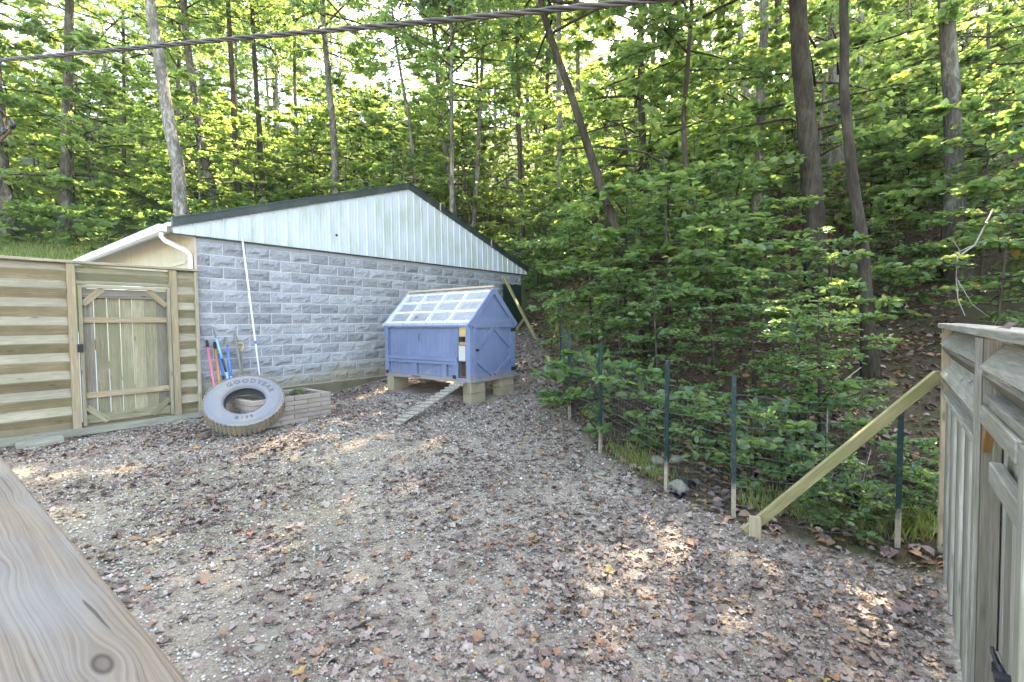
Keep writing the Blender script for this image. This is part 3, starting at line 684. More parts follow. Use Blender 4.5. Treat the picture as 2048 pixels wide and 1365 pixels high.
# front (x = 0 side) frame and panels
def fpan(name, y0, y1, z0, z1, x0=0., x1=.02, mat=P_): return MB().box((x0, y0, z0), (x1, y1, z1)).build(name, mat, coop)
for y0, y1 in ((.0, .10), (CL-.10, CL)): fpan('corner_post', y0, y1, 0, CH, -.020, .045)
fpan('top_rail', .101, CL-.101, CH-.075, CH, -.016, .054)
fpan('bottom_rail', .101, CL-.101, 0, .075, -.014, .054)
fpan('middle_rail', .33, CL-.101, .36, .435, -.013, .054)
fpan('lid_rail', .33, CL-.101, .30, .352, -.018, .054)
PD0, PD1 = .102, .305                       # strip with the pop door
fpan('raw_board', PD0+.01, PD1-.03, .66, CH-.076, .004, .02, MAT['tan_board'])
fpan('inner_stile', PD1+.004, PD1+.085, .076, .36, -.009, .054)
def grooved(name, y0, y1, z0, z1, x):        # V-groove boards, each its own piece
    n = max(1, round((y1-y0)/.105)); w = (y1-y0)/n
    for k in range(n): MB().box((x, y0+k*w+.0015, z0), (x+.015, y0+(k+1)*w-.0015, z1)).build(name, P_, coop)
grooved('wall_board', .322, CL-.102, .436, CH-.076, .040)
fpan('wall_backing', PD1+.0, CL-.1, .07, CH-.02, .0555, .062)
for k, (y0, y1) in enumerate(((.395, .60), (.70, 1.40), (1.52, CL-.105))): grooved('lower_panel', y0, y1, .076, .298, .038)
for y0, y1 in ((.602, .698), (1.402, 1.518)): fpan('panel_stile', y0, y1, .076, .298, -.013, .054)
# pop door: dark frame, grey shutter drawn up, open hole below
for nm, y0, y1, z0, z1 in (('pop_frame', PD0, PD0+.014, .10, .67), ('pop_frame', PD1-.014, PD1, .10, .67), ('pop_frame', PD0+.0145, PD1-.0145, .656, .67), ('pop_frame', PD0+.0145, PD1-.0145, .10, .114), ('pop_frame', PD0+.0145, PD1-.0145, .37, .382)):
    fpan(nm, y0, y1, z0, z1, -.016, .012, MAT['pop_frame'])
fpan('pop_shutter', PD0+.015, PD1-.015, .384, .655, -.006, .004, MAT['pop_panel'])
fpan('nest_divider', PD0-.0, PD1+.0, .036, .60, .55, .57, MAT['interior']); fpan('nest_side', PD1+.01, PD1+.022, .036, .60, .04, .55, MAT['interior'])
fpan('door_opener', PD0+.03, PD0+.13, .725, .815, -.055, .003, MAT['black']); fpan('opener_face', PD0+.135, PD0+.19, .735, .81, -.03, .003, MAT['pop_frame'])
for y0 in (.355, CL-.10):
    fpan('hinge', y0, y0+.08, .055, .12, -.024, -.0125, MAT['black_iron'])
MB().tube([(-.014, 1.30, .045), (-.04, 1.32, .045), (-.04, 1.50, .045), (-.014, 1.52, .045)], .008, 6).build('pull_handle', MAT['black_iron'], coop)
MB().tube([(.012, 1.35, .86), (.004, 1.352, .80), (.012, 1.35, .72)], .006, 6).build('pull_handle', MAT['navy'], coop)
# right gable end (y = 0 side)
def gpan(name, x0, x1, z0, z1, y0=-.012, y1=.02, mat=P_): return MB().box((x0, y0, z0), (x1, y1, z1)).build(name, mat, coop)
gpan('end_stile', .046, .13, .0, CH-.09, -.030); gpan('end_stile', CW-.13, CW, .0, CH-.09, -.030)
gpan('end_rail', .046, CW, CH-.088, CH-.005, -.031); gpan('end_rail', .131, CW-.131, .0, .075, -.0305)
gpan('end_rail', .10, CW-.10, CH-.003, CH+.085, -.0315)
MB().box((.13, .004, .07), (CW-.13, .018, CH-.085)).build('door_panel', P_, coop)
MB().add([(.08, .006, CH+.08), (CW-.08, .006, CH+.08), (CW/2, .006, CA-.02), (.08, .02, CH+.08), (CW-.08, .02, CH+.08), (CW/2, .02, CA-.02)], [(0, 1, 2), (3, 5, 4), (0, 3, 4, 1), (1, 4, 5, 2), (2, 5, 3, 0)]).build('gable_panel', P_, coop)
mx_ = CW/2; zm = .50
for a, b in (((.135, .60), (mx_-.03, CH-.10)), ((CW-.135, .60), (mx_+.03, CH-.10)), ((.135, .40), (mx_-.03, .085)), ((CW-.135, .40), (mx_+.03, .085))):
    board('door_brace', coop, (a[0], -.013, a[1]), (b[0], -.013, b[1]), .085, .026, P_, up=(0, 0, 1))
for sx in (0, 1):
    xe = -.045 if sx == 0 else CW+.045; ze = CH-.055
    board('rake_board', coop, (xe, -.018, ze+.0), (mx_, -.018, CA-.045), .10, .042 if sx == 0 else .0425, P_, up=(0, 0, 1))
for z in (.13, CH-.17): gpan('hinge', CW-.14, CW+.002, z, z+.07, -.042, -.0305, MAT['black_iron'])
gpan('latch', .095, .165,    .555, .595, -.05, -.0305, MAT['black_iron'])
MB().box((.0, CL-.02, 0), (CW, CL, CH)).build('rear_wall', P_, coop); MB().box((CW-.02, .021, 0), (CW, CL-.021, CH)).build('back_wall', P_, coop)
MB().add([(.0, CL-.02, CH), (CW, CL-.02, CH), (mx_, CL-.02, CA-.03), (.0, CL, CH), (CW, CL, CH), (mx_, CL, CA-.03)], [(0, 1, 2), (3, 5, 4), (0, 3, 4, 1), (1, 4, 5, 2), (2, 5, 3, 0)]).build('rear_gable', P_, coop)
# roof: rafters, purlins, ribbed sheets, ridge board
def rz(x): return CH-.045 + (CA-.02-(CH-.045))*(1-abs(x-mx_)/(mx_+.05))
for k in range(5):
    y = .03+k*(CL-.06)/4
    for sx in (0, 1):
        xe = .03 if sx == 0 else CW-.03
        board('rafter', coop, (xe, y, rz(xe)-.035), (mx_, y, rz(mx_)-.035), .06, .045, MAT['white_metal'])
for f_ in (.10, .40, .70, .96):
    for sx in (0, 1):
        x = mx_*f_-.03*(1-f_) if sx == 0 else CW-mx_*f_+.03*(1-f_)
        board('purlin', coop, (x, .01, rz(x)-.018), (x, CL-.01, rz(x)-.018), .05, .03, MAT['white_metal'], up=(.6, 0, .7) if sx == 0 else (-.6, 0, .7))
for sx in (0, 1):
    xs = np.linspace(-.055, mx_, 3) if sx == 0 else np.linspace(CW+.055, mx_, 3)
    ys = np.linspace(-.03, CL+.04, 4*34+1); cor = .006*np.cos(np.arange(len(ys))*math.pi/2)
    V = [(x, y, rz(x)+.010+c) for x in xs for y, c in zip(ys, cor)]; n = len(ys)
    me = mesh_pd('roof_sheet', V, [(i*n+j, i*n+j+1, (i+1)*n+j+1, (i+1)*n+j) for i in range(2) for j in range(n-1)], True)
    ob('roof_sheet', me, MAT['coop_sheet'], coop)
board('ridge_board', coop, (mx_, -.01, CA+.025), (mx_, CL-.02, CA+.025), .035, .09, MAT['ridge_wood'])
# fallen leaf lying on the roof
# blocks under the coop
def conc_block(u, y, z0, h, n, label):
    b = empty('concrete_block_pier', coop.matrix_basis @ Vector((0, 0, 0)), 0)
    w = Vector((u, y, 0)); R = Matrix.Rotation(YAW+.02, 3, 'Z'); pw = R @ w + Vector(C0)
    b.location = (pw.x, pw.y, C0[2]-h); b.rotation_euler = (0, 0, YAW+.02); tag(b, label, 'block', 'block piers under the coop')
    hh = h/n
    for k in range(n):
        ob('block', bevel_box(.39, .195, hh-.004, .006), None, b, (0, 0, hh*(k+.5)))
    for c in b.children:
        if not c.data.materials: c.data.materials.append(MAT['tan_block'])
    return b
def coop_pt(u, y):
    w = Matrix.Rotation(YAW+.02, 3, 'Z') @ Vector((u, y, 0)) + Vector(C0); return w.x, w.y
for (u, y, n, lb) in ((.20, .115, 2, 'two stacked tan concrete blocks under the front corner of the coop'), (CW-.20, .12, 2, 'tan concrete block under the uphill corner of the coop'),
                   (.20, CL-.12, 1, 'tan concrete block under the coop corner nearest the garage wall'), (CW-.20, CL-.12, 1, 'concrete block under the hidden rear corner of the coop')):
    x_, y_ = coop_pt(u, y); h = C0[2]-gz(x_, y_)+.03
    conc_block(u, y, 0, max(h, .15), n if h > .25 else 1, lb)
# chicken ramp
rt_ = np.array([*coop_pt(-.05, .21), C0[2]+.0]); rb_ = on_ground(790, 851); rb_[2] += .015
ramp = empty('chicken_ramp', tuple(rb_), 0, 'narrow pale plank ramp with cleats leading up to the coop opening', 'ramp')
dv = Vector(rt_-rb_); Lp = dv.length; dn = dv.normalized(); sid = dn.cross(Vector((0, 0, 1))).normalized(); nrm = sid.cross(dn)
board('ramp_plank', ramp, (0, 0, 0), tuple(dv), .018, .20, MAT['ramp_wood'], up=nrm)
for k in range(13):
    c = dn*(Lp*(k+.6)/13) + nrm*.022
    board('cleat', ramp, tuple(c-sid*.105), tuple(c+sid*.105), .026, .03, MAT['ramp_wood'], up=nrm)

# ================================================================== tyre
TR, TW, RI = .535, .225, .285
tc = on_ground(487, 879); toc = Vector((-tc[0], -tc[1], 0)).normalized()
tilt = math.radians(53)                     # elevation of the tyre face normal
nv = Vector((toc.x*math.cos(tilt), toc.y*math.cos(tilt), math.sin(tilt)))
nv = Matrix.Rotation(math.radians(-6), 3, 'Z') @ nv
up_ = (Vector((0, 0, 1)) - nv*nv.z).normalized(); rt2 = up_.cross(nv).normalized()
low = nv*(-TW/2) - up_*TR
tl = Vector((tc[0], tc[1], gz(tc[0], tc[1])+.01)) - low - toc*.06
tyre = bpy.data.objects.new('truck_tyre', None); link(tyre); tag(tyre, 'big worn truck tyre leaning against the brick planter', 'tyre')
M4 = Matrix.Identity(4)
for i in range(3): M4[i][0], M4[i][1], M4[i][2], M4[i][3] = rt2[i], up_[i], nv[i], tl[i]
tyre.matrix_basis = M4
def lathe(prof, n, closed=False):
    V = []; F = []; k = len(prof)
    for i in range(n):
        w = 2*math.pi*i/n
        for r_, z_ in prof: V.append((r_*math.cos(w), r_*math.sin(w), z_))
    for i in range(n):
        for j in range(k if closed else k-1):
            F.append((i*k+j, ((i+1) % n)*k+j, ((i+1) % n)*k+(j+1) % k, i*k+(j+1) % k))
    return V, F
h = TW/2
side = [(RI-.012, h-.055), (RI, h-.02), (RI+.02, h-.006), (RI+.05, h+.002), (RI+.10, h+.008), (RI+.15, h+.006), (RI+.19, h-.004), (RI+.196, h-.012), (RI+.205, h-.012), (RI+.212, h-.008), (TR-.02, h-.022)]
MB().add(*lathe(side, 72)).build('sidewall', MAT['rubber'], tyre, True)
MB().add(*lathe([(r_, -z_) for r_, z_ in side[::-1]], 72)).build('sidewall', MAT['rubber'], tyre, True)
MB().add(*lathe([(RI-.012, -h+.055), (RI+.03, -h+.04), (TR-.07, -h+.05), (TR-.045, 0), (TR-.07, h-.05), (RI+.03, h-.04), (RI-.012, h-.055)], 72)).build('inner_liner', MAT['rubber_dark'], tyre, True)
V, F = lathe([(TR-.022, h-.022), (TR-.014, h-.05), (TR-.012, 0), (TR-.014, -h+.05), (TR-.022, -h+.022)], 72); MB().add(V, F).build('tread', MAT['tread'], tyre, True)
tb = MB()
for i in range(52):
    for row, (z0, z1) in enumerate(((h-.085, h-.012), (.035, h-.095), (-.025, .028), (-h+.095, -.035), (-h+.012, -h+.085))):
        w0 = 2*math.pi*(i+.5*(row % 2))/52; w1 = w0+2*math.pi/52*.72; sh = .03*(1 if row % 2 else -1)
        r0, r1 = TR-.02, TR-.005
        V = [(r_*math.cos(w), r_*math.sin(w), z) for r_ in (r0, r1) for w, z in ((w0, z0), (w1, z0), (w1+sh*.5, z1), (w0+sh*.5, z1))]
        tb.add(V, [(4, 5, 6, 7), (0, 1, 5, 4), (1, 2, 6, 5), (2, 3, 7, 6), (3, 0, 4, 7)])
tag(tb.build('tread_lugs', MAT['tread'], tyre), kind='stuff')
def arc_text(txt, r, size, centre_deg, inward=False, spread=1.0):
    cu = bpy.data.curves.new('t', 'FONT'); cu.body = txt; cu.size = size; cu.extrude = .003; cu.align_x = 'CENTER'; cu.space_character = 1.15*spread; cu.resolution_u = 2; cu.offset = .0015
    to = bpy.data.objects.new('t', cu); link(to); dg = bpy.context.evaluated_depsgraph_get(); me = bpy.data.meshes.new_from_object(to.evaluated_get(dg))
    bpy.data.objects.remove(to)
    for v in me.vertices:
        x, y, z = v.co; rr = r + y if not inward else r - y
        a = math.radians(centre_deg) + (-x/r if not inward else x/r)
        s_ = (rr-(RI+.02))/.17; v.co = (rr*math.cos(a), rr*math.sin(a), h-.002+.012*math.sin(min(max(s_, 0), 1)*math.pi)+z)
    me.materials.clear(); return me
ob('lettering', arc_text('GOODYEAR', RI+.055, .105, 74, False, 1.12), MAT['rubber_dark'], tyre)
ob('lettering', arc_text('G159', RI+.125, .075, 272, True, 1.5), MAT['rubber_dark'], tyre)

# ================================================================== brick planter
pr_ = on_ground(663, 832); pu = (pr_-O)@DD; pv = (pr_-O)@NN
PLN, PDp, PHt = 1.28, .85, .40
plb = gw(pu, pv); plz = gz(plb[0], plb[1])-.03
pl = empty('brick_planter', (plb[0], plb[1], plz), YAW, 'low weathered brick planter behind the tyre', 'planter')
nc = 6; hc = (PHt+.03)/nc
def brick_row(x0, x1, y0, y1, z, along, off):
    a0, a1 = (x0, x1) if along == 'x' else (y0, y1); a = a0 - off
    while a < a1-.02:
        s0, s1 = max(a, a0), min(a+.44, a1)
        if s1-s0 > .03:
            if along == 'x': board('brick', pl, (s0+.003, (y0+y1)/2, z), (s1-.003, (y0+y1)/2, z), hc-.005, y1-y0, MAT['planter_brick'])
            else: board('brick', pl, ((x0+x1)/2, s0+.003, z), ((x0+x1)/2, s1-.003, z), hc-.005, x1-x0, MAT['planter_brick'])
        a += .44
for k in range(nc):
    z = hc*(k+.5); o_ = .22*(k % 2); j = .004*((k*5) % 3-1)
    brick_row(-PLN, 0, .0+j, .09+j, z, 'x', o_); brick_row(-.09+j, j, .092, PDp-.092, z, 'y', o_); brick_row(-PLN, -PLN+.09, .092, PDp-.092, z, 'y', o_)
    brick_row(-PLN, 0, PDp-.09, PDp, z, 'x', .22-o_)
MB().box((-PLN+.05, .05, 0), (-.05, PDp-.05, PHt-.10)).build('soil', MAT['soil'], pl)

# ================================================================== pole and tools leaning on the wall
def leaning(px0, py0, px1, py1, vtop, vbot):
    """two points of a shaft: photograph pixels, set on planes vtop / vbot metres off the wall"""
    def hit(px, py, v):
        r = ray(px, py); C = np.array([0, 0, CZ]); t = (NN@(O+NN*v-C))/(NN@r); return C+r*t
    return hit(px0, py0, vtop), hit(px1, py1, vbot)
def rod(e, name, a, b, r, mat, n=10): return MB().tube([np.array(a)-np.array(e.location), np.array(b)-np.array(e.location)], r, n).build(name, mat, e, True)
a, b = leaning(484, 474, 521, 765, .03, .35)
ex = b+(b-a)*((b[2]-gz(b[0], b[1]))/max(a[2]-b[2], .1))
e = empty('white_pole', tuple(ex), 0, 'long thin white pole leaning against the block wall', 'pole')
rod(e, 'shaft', a, ex, .015, MAT['white_pole']); m_ = a+(b-a)*.715; rod(e, 'joint', m_, m_+(b-a)*.02, .024, MAT['blue'])
e.children[-1].name = 'blue_joint'
TOOLS = [ # px top, px bottom, parts [(from,to,radius,mat,name)], label
 ((413.5, 682), (430, 783), [(0, .13, .023, 'black', 'grip'), (.13, 1.6, .019, 'pink', 'handle')], 'pink-handled tool with black grip, leftmost against the wall'),
 ((429, 685), (440.5, 776), [(0, .15, .024, 'black', 'grip'), (.15, 1.6, .018, 'orange', 'handle')], 'orange wooden tool handle with black grip against the wall'),
 ((426, 655), (459, 768), [(0, .2, .012, 'grey_tool', 'shaft'), (.2, .56, .017, 'pale_blue', 'handle'), (.56, .80, .018, 'navy', 'grip'), (.80, 1.6, .018, 'pale_blue', 'handle')], 'pale blue tool handle with thin grey tip crossing the others'),
 ((438, 709), (450, 772), [(0, .70, .019, 'blue', 'handle'), (.70, 1.9, .020, 'navy', 'grip')], 'blue tool handle with navy lower grip beside the orange handle'),
 ((452, 675), (464, 767), [(0, .22, .019, 'grey_tool', 'grip'), (.22, .85, .019, 'blue', 'handle'), (.85, 1.6, .018, 'pale_blue', 'handle')], 'bright blue tool handle with grey grip against the wall'),
 ((470, 669), (485, 763), [(0, 1.0, .021, 'grey_tool', 'handle'), (1.0, 1.5, .024, 'grey_tool', 'socket')], 'old grey wooden tool handle leaning left of the white pole'),
]
for (t0, t1, parts, lab) in TOOLS:
    a, b = leaning(*t0, *t1, .04, .42); d = b-a
    k = 1+(b[2]-gz(b[0], b[1]))/max(a[2]-b[2], .1); base = a+d*k
    e = empty('garden_tool', tuple(base), 0, lab, 'garden tool', 'tools leaning on the block wall')
    for f0, f1, r_, mm, nm in parts:
        f1 = min(f1, k-.02)
        if f1 > f0: rod(e, nm, a+d*f0, a+d*f1, r_, MAT[mm])
    bl = MB(); u_ = d/np.linalg.norm(d); s_ = DD
    q0 = a+d*(k-.12)-np.array(e.location); q1 = a+d*k-np.array(e.location)
    bl.add([q0-s_*.03, q0+s_*.03, q0+s_*.03+NN*.02, q0-s_*.03+NN*.02, q1-s_*.10, q1+s_*.10, q1+s_*.10+NN*.012, q1-s_*.10+NN*.012], [(0,1,2,3),(4,7,6,5),(0,4,5,1),(1,5,6,2),(2,6,7,3),(3,7,4,0)]).build('blade', MAT['steel'], e)
a, b = leaning(480, 687, 487, 765, .05, .40); d = b-a; k = 1+(b[2]-gz(b[0], b[1]))/(a[2]-b[2]); base = a+d*k
e = empty('spade', tuple(base), 0, 'spade with yellow D-shaped grip behind the old grey handle', 'spade', 'tools leaning on the block wall')
L0_ = np.array(e.location); u_ = d/np.linalg.norm(d)
rod(e, 'shaft', a+d*.22, a+d*(k-.2), .017, MAT['grey_tool'])
MB().tube([a+d*.24-L0_, a+d*.12+DD*.05-L0_, a+DD*.055-L0_, a-DD*.045-L0_, a-DD*.05+d*.06-L0_], [.013, .013, .013, .014, .010], 8).build('grip', MAT['yellow'], e, True)
q0, q1 = a+d*(k-.25)-L0_, a+d*k-L0_
MB().add([q0-DD*.08, q0+DD*.08, q1+DD*.04, q1-DD*.04], [(0, 1, 2, 3)]).add([q0-DD*.08+NN*.01, q0+DD*.08+NN*.01, q1+DD*.04+NN*.01, q1-DD*.04+NN*.01], [(3, 2, 1, 0)]).build('blade', MAT['steel'], e)

# ================================================================== wire fence with T-posts
tp_px = [(1794, 1133, 4.15, 1.22, .30), (1467, 1044, 4.7, 1.41, .26), (1331, 988, 5.4, 1.49, .30), (1199, 905, 6.4, 1.47, .42), (1137, 838, 7.6, 1.42, .35), (1121, 782, 9.3, 1.55, .2)]
tps = [at_depth(a, b, d) for a, b, d, _, _ in tp_px]
wf = empty('wire_fence', (tps[0][0], tps[0][1], gz(tps[0][0], tps[0][1])), 0, 'green T-post and wire mesh fence between yard and woods', 'fence')
W0 = np.array(wf.location); tops = []
for i, p in enumerate(tps):
    H = tp_px[i][3]; z0 = gz(p[0], p[1]); fh = tp_px[i][4]
    dx = (tps[min(i+1, len(tps)-1)]-tps[max(i-1, 0)])[:2]; an = math.atan2(dx[1], dx[0])
    ca, sa = math.cos(an), math.sin(an)
    def tee(za, zb, mat, name, parent):
        mb = MB()
        for lo, hi in (((-.021, -.003), (.021, .004)), ((-.0035, .0045), (.0035, .04))):
            V = []
            for z in (za, zb):
                for x, y in ((lo[0], lo[1]), (hi[0], lo[1]), (hi[0], hi[1]), (lo[0], hi[1])): V.append((x, y, z))
            mb.add(V, [(0,3,2,1),(4,5,6,7),(0,1,5,4),(1,2,6,5),(2,3,7,6),(3,0,4,7)])
        return mb.build(name, mat, parent, loc=(p[0]-W0[0], p[1]-W0[1], z0-W0[2]), rot=(random.uniform(-.012, .012), random.uniform(-.012, .012), an+math.pi))
    po = tee(-.3, H, MAT['tpost'], 'post', wf)
    st_ = MB()
    for k in range(int((H-fh)/.055)-1): st_.box((-.007, -.009, fh+.03+k*.055), (.007, -.0035, fh+.05+k*.055))
    s_ = st_.build('studs', MAT['tpost'], po); tag(s_, kind='stuff')
    tops.append((p[0], p[1], z0, H))
wm = MB()
for i in range(len(tops)-1):
    A, B = np.array(tops[i][:3]), np.array(tops[i+1][:3]); Ld = np.linalg.norm((B-A)[:2]); n = max(2, int(Ld/.055))
    Hm = 1.18; nr = 13
    off = np.array([-(B-A)[1], (B-A)[0], 0])/Ld*-.02
    for r in range(nr):
        hgt = .03+Hm*r/(nr-1)
        pts = [A+(B-A)*q+np.array([0, 0, hgt+.01*math.sin(q*9+r)])+off-W0 for q in np.linspace(0, 1, 7)]
        wm.tube(pts,   .0019, 3, False)
    for k in range(n):
        q = k/n; c = A+(B-A)*q+off-W0; wm.tube([c+np.array([0, 0, .0]), c+np.array([.004*math.sin(k), 0, Hm+.03])],   .0017, 3, False)
tag(wm.build('wire_mesh', MAT['wire'], wf), kind='stuff')
# dark panel and brace board at the far garage corner
pn = empty('dark_green_panel', gw(8.45, .10, -2.0), YAW, 'dark green sheet panel standing at the far right end of the block wall', 'panel')
for k in range(5): MB().box((-.40+k*.18, -.02, 0), (-.40+k*.18+.176, .0, 1.72+.02*(k % 2))).build('sheet', MAT['dark_green_sheet'], pn)
board('frame_rail', pn, (-.40, .014, .3), (.50, .014, .3), .06, .02, MAT['dark_green_sheet']); board('frame_rail', pn, (-.40, .014, 1.5), (.50, .014, 1.5), .06, .02, MAT['dark_green_sheet'])
bt = gw(8.05, .16, -.10); bb = on_ground(1072, 682); bb[2] += .02
tag(board('leaning_board', None, bt, bb, .10, .04, MAT['yellow_wood'], up=(DD[0], DD[1], .2)), 'long pale board leaning against the dark green panel', 'board')
b2 = on_ground(1026, 668); tag(board('short_prop', None, b2, b2+np.array([.35, .25, .45]), .08, .04, MAT['yellow_wood']), 'short pale prop beside the dark green panel', 'prop')

# ================================================================== overhead cable and its clamp
cab = empty('overhead_cable', at_depth(700, 60, 2.2), 0, 'twisted three-strand overhead cable crossing the top of the picture', 'cable')
C0_ = np.array(cab.location)
cpx = [(-260, 138, 3.6), (0, 121, 3.1), (200, 103, 2.75), (400, 84, 2.5), (600, 66, 2.3), (800, 49, 2.1), (1000, 30, 1.95), (1200, 11, 1.8), (1400, -9, 1.7), (1700, -42, 1.55)]
P3 = np.array([at_depth(*c) for c in cpx]); sq = np.concatenate([[0], np.cumsum(np.linalg.norm(np.diff(P3, axis=0), axis=1))])
N_ = 420; s_ = np.linspace(0, sq[-1], N_); cen = np.stack([np.interp(s_, sq, P3[:, i]) for i in range(3)], 1)
ker = np.ones(25)/25
for i in range(3): cen[12:-12, i] = np.convolve(cen[:, i], ker, 'valid')
tg = np.gradient(cen, axis=0); tg /= np.linalg.norm(tg, axis=1)[:, None]; e1_ = np.cross(tg, [0, 0, 1]); e1_ /= np.linalg.norm(e1_, axis=1)[:, None]; e2_ = np.cross(tg, e1_)
for k in range(3):
    w = s_*2*math.pi/.33 + k*2*math.pi/3
    MB().tube(cen +   .0068*(np.cos(w)[:, None]*e1_+np.sin(w)[:, None]*e2_) - C0_,   .0062 if k else .0052, 7).build('strand', MAT['cable'], cab, True)
ck = empty('wire_clamp', at_depth(14, 262, 3.0), 0, 'dark wire clamp with two thin leads at the left picture edge', 'clamp')
K0 = np.array(ck.location); q_ = lambda x, y, d=3.0: at_depth(x, y, d)-K0
MB().tube([q_(-60, 170), q_(0, 217), q_(23, 245)], .0032, 6).build('lead', MAT['black'], ck, True); MB().tube([q_(-40, 175), q_(0, 236), q_(9, 257)], .0032, 6).build('lead', MAT['black'], ck, True)
MB().tube([q_(22, 242), q_(26, 250), q_(24, 258)], [.012, .017, .012], 8).build('insulator', MAT['black'], ck, True); MB().tube([q_(8, 255), q_(11, 263), q_(8, 270)], [.012, .018, .012], 8).build('insulator', MAT['black'], ck, True)
MB().tube([q_(24, 257), q_(17, 266), q_(8, 274), q_(0, 283), q_(-60, 340)], [.008, .008, .009, .009, .009], 7).build('yoke', plain('rusty yoke', (.10,.06,.045), .8), ck, True)
# ================================================================== foliage
def norm(a): return a/(np.linalg.norm(a, axis=-1, keepdims=True)+1e-9)
def leaves(pos, d, nrm, size, wid=.62, fold=.18, detail=True, r=rng):
    """pos: stalk ends; d: blade direction; nrm: upper side. Returns verts, quads"""
    d = norm(d); s = norm(np.cross(d, nrm)); u = np.cross(s, d); L = size[:, None]
    if detail:
        w = L*wid*.5; curl = L*r.uniform(-.12, .10, (len(pos), 1))
        V = np.stack([pos, pos+d*L*.28+s*w*.85+u*w*fold*2, pos+d*L*.68+s*w*.8+u*w*fold*2+u*curl*.4, pos+d*L+u*curl, pos+d*L*.68-s*w*.8+u*w*fold*2+u*curl*.4, pos+d*L*.28-s*w*.85+u*w*fold*2], 1)
        b = (np.arange(len(pos))*6)[:, None]
        F = np.stack([b+[0, 3, 2, 1], b+[0, 5, 4, 3]], 1).reshape(-1, 4); k = 6
    else:
        w = L*wid*.5
        V = np.stack([pos, pos+d*L*.5+s*w+u*w*fold, pos+d*L, pos+d*L*.5-s*w+u*w*fold], 1)
        b = (np.arange(len(pos))*4)[:, None]; F = b+np.array([[0, 1, 2, 3]]); k = 4
    return V.reshape(-1, 3), F, k
def spray_crown(seed, h0, h1, R, nb, nl, ls, detail, up=.25, flat=.16, shape='dome'):
    """layered sprays of leaves on side limbs; returns leaf mesh data and limb tubes"""
    r = np.random.default_rng(seed); P = []; D = []; NR = []; T = []; limbs = MB()
    per = nl//nb
    for b in range(nb):
        f = (b+r.uniform(0, 1))/nb; hz = h0+(h1-h0)*f
        L = R*(.35+.65*math.sin(math.pi*min(.92, .18+.8*f)))*r.uniform(.7, 1.15) if shape == 'dome' else R*r.uniform(.6, 1.1)*(1.05-.45*f)
        az = b*2.399+r.uniform(-.5, .5); el = up*(.3+1.6*f)+r.uniform(-.15, .15)
        ax = np.array([math.cos(az)*math.cos(el), math.sin(az)*math.cos(el), math.sin(el)]); sd = np.array([-math.sin(az), math.cos(az), 0])
        def pt(q): return np.array([0, 0, hz])+ax*L*q+np.array([0, 0, -1])*(.16*L*q*q)
        limbs.tube([pt(q) for q in (0, .3, .65, 1.)], [.012*L+.004, .009*L+.003, .005*L+.002, .002], 5, False)
        twigs = 7
        for t in range(twigs):
            q0 = r.uniform(.25, 1.0); sg = r.choice([-1, 1]); ln = L*.42*(1.15-q0*.7)*r.uniform(.6, 1.2)
            tdir = norm(ax*r.uniform(.35, .9)+sd*sg*r.uniform(.4, 1.)+np.array([0, 0, r.uniform(-.12, .12)])) ; o = pt(q0)
            if t < 4: limbs.tube([o, o+tdir*ln*.55, o+tdir*ln], [.003*L+.002, .002*L+.0015, .0012], 4, False)
            m = max(2, per//twigs); q = r.uniform(.1, 1.0, m)
            p = o+tdir*(q*ln)[:, None]+r.normal(0, flat*ln*.45+.02, (m, 3))*np.array([1, 1, .42])
            dd = norm(tdir+r.normal(0, .75, (m, 3))*np.array([1, 1, .45])+np.array([0, 0, -.22]))
            P.append(p); D.append(dd); NR.append(norm(np.array([0, 0, 1.])+r.normal(0, .6, (m, 3)))); T.append(np.clip(r.normal(.45, .2, m)+r.normal(0, .13), 0, .95))
    P, D, NR, T = map(np.concatenate, (P, D, NR, T))
    T = np.where(r.random(len(T)) < .006, 1., T)
    V, F, k = leaves(P, D, NR, ls*(.5+.95*r.random(len(P))), .66, .2, detail, r)
    return V, F, np.repeat(T, k), limbs
def crown_set(name, seeds, mat, **kw):
    out = []
    for s in seeds:
        V, F, T, limbs = spray_crown(s, **kw)
        me = mesh_np(name, V, F, T, True); me.materials.append(mat); lm = limbs.mesh('limbs', True); out.append((me, lm))
    return out
CAN = crown_set('crown', (1, 2, 3, 4), MAT['leaf_far'], h0=0, h1=10, R=4.3, nb=42, nl=8600, ls=.20, detail=False, up=.30)
UND = crown_set('crown', (11, 12, 13, 14), MAT['leaf_far'], h0=0, h1=6.5, R=2.9, nb=30, nl=8000, ls=.165, detail=False, up=.06, flat=.12)
SAP = []
for sd_, (nl_, ls_, fl_, nb_) in enumerate(((2300, .118, .34, 22), (1500, .165, .45, 15), (3000, .085, .25, 26), (1900, .135, .38, 17), (1300, .15, .28, 12))):
    SAP += crown_set('crown', (21+sd_,), MAT['leaf_near'], h0=0, h1=2.9, R=1.5, nb=nb_, nl=nl_, ls=ls_, detail=True, up=.16, flat=fl_)
BUS = crown_set('crown', (31, 32, 33), MAT['leaf_near'], h0=0, h1=.75, R=.75, nb=16, nl=800, ls=.105, detail=True, up=.35, flat=.25)
OVR = crown_set('crown', (41, 42), MAT['leaf_near'], h0=0, h1=5.0, R=2.7, nb=22, nl=4200, ls=.128, detail=True, up=.12, flat=.32)
LIMBM = {}
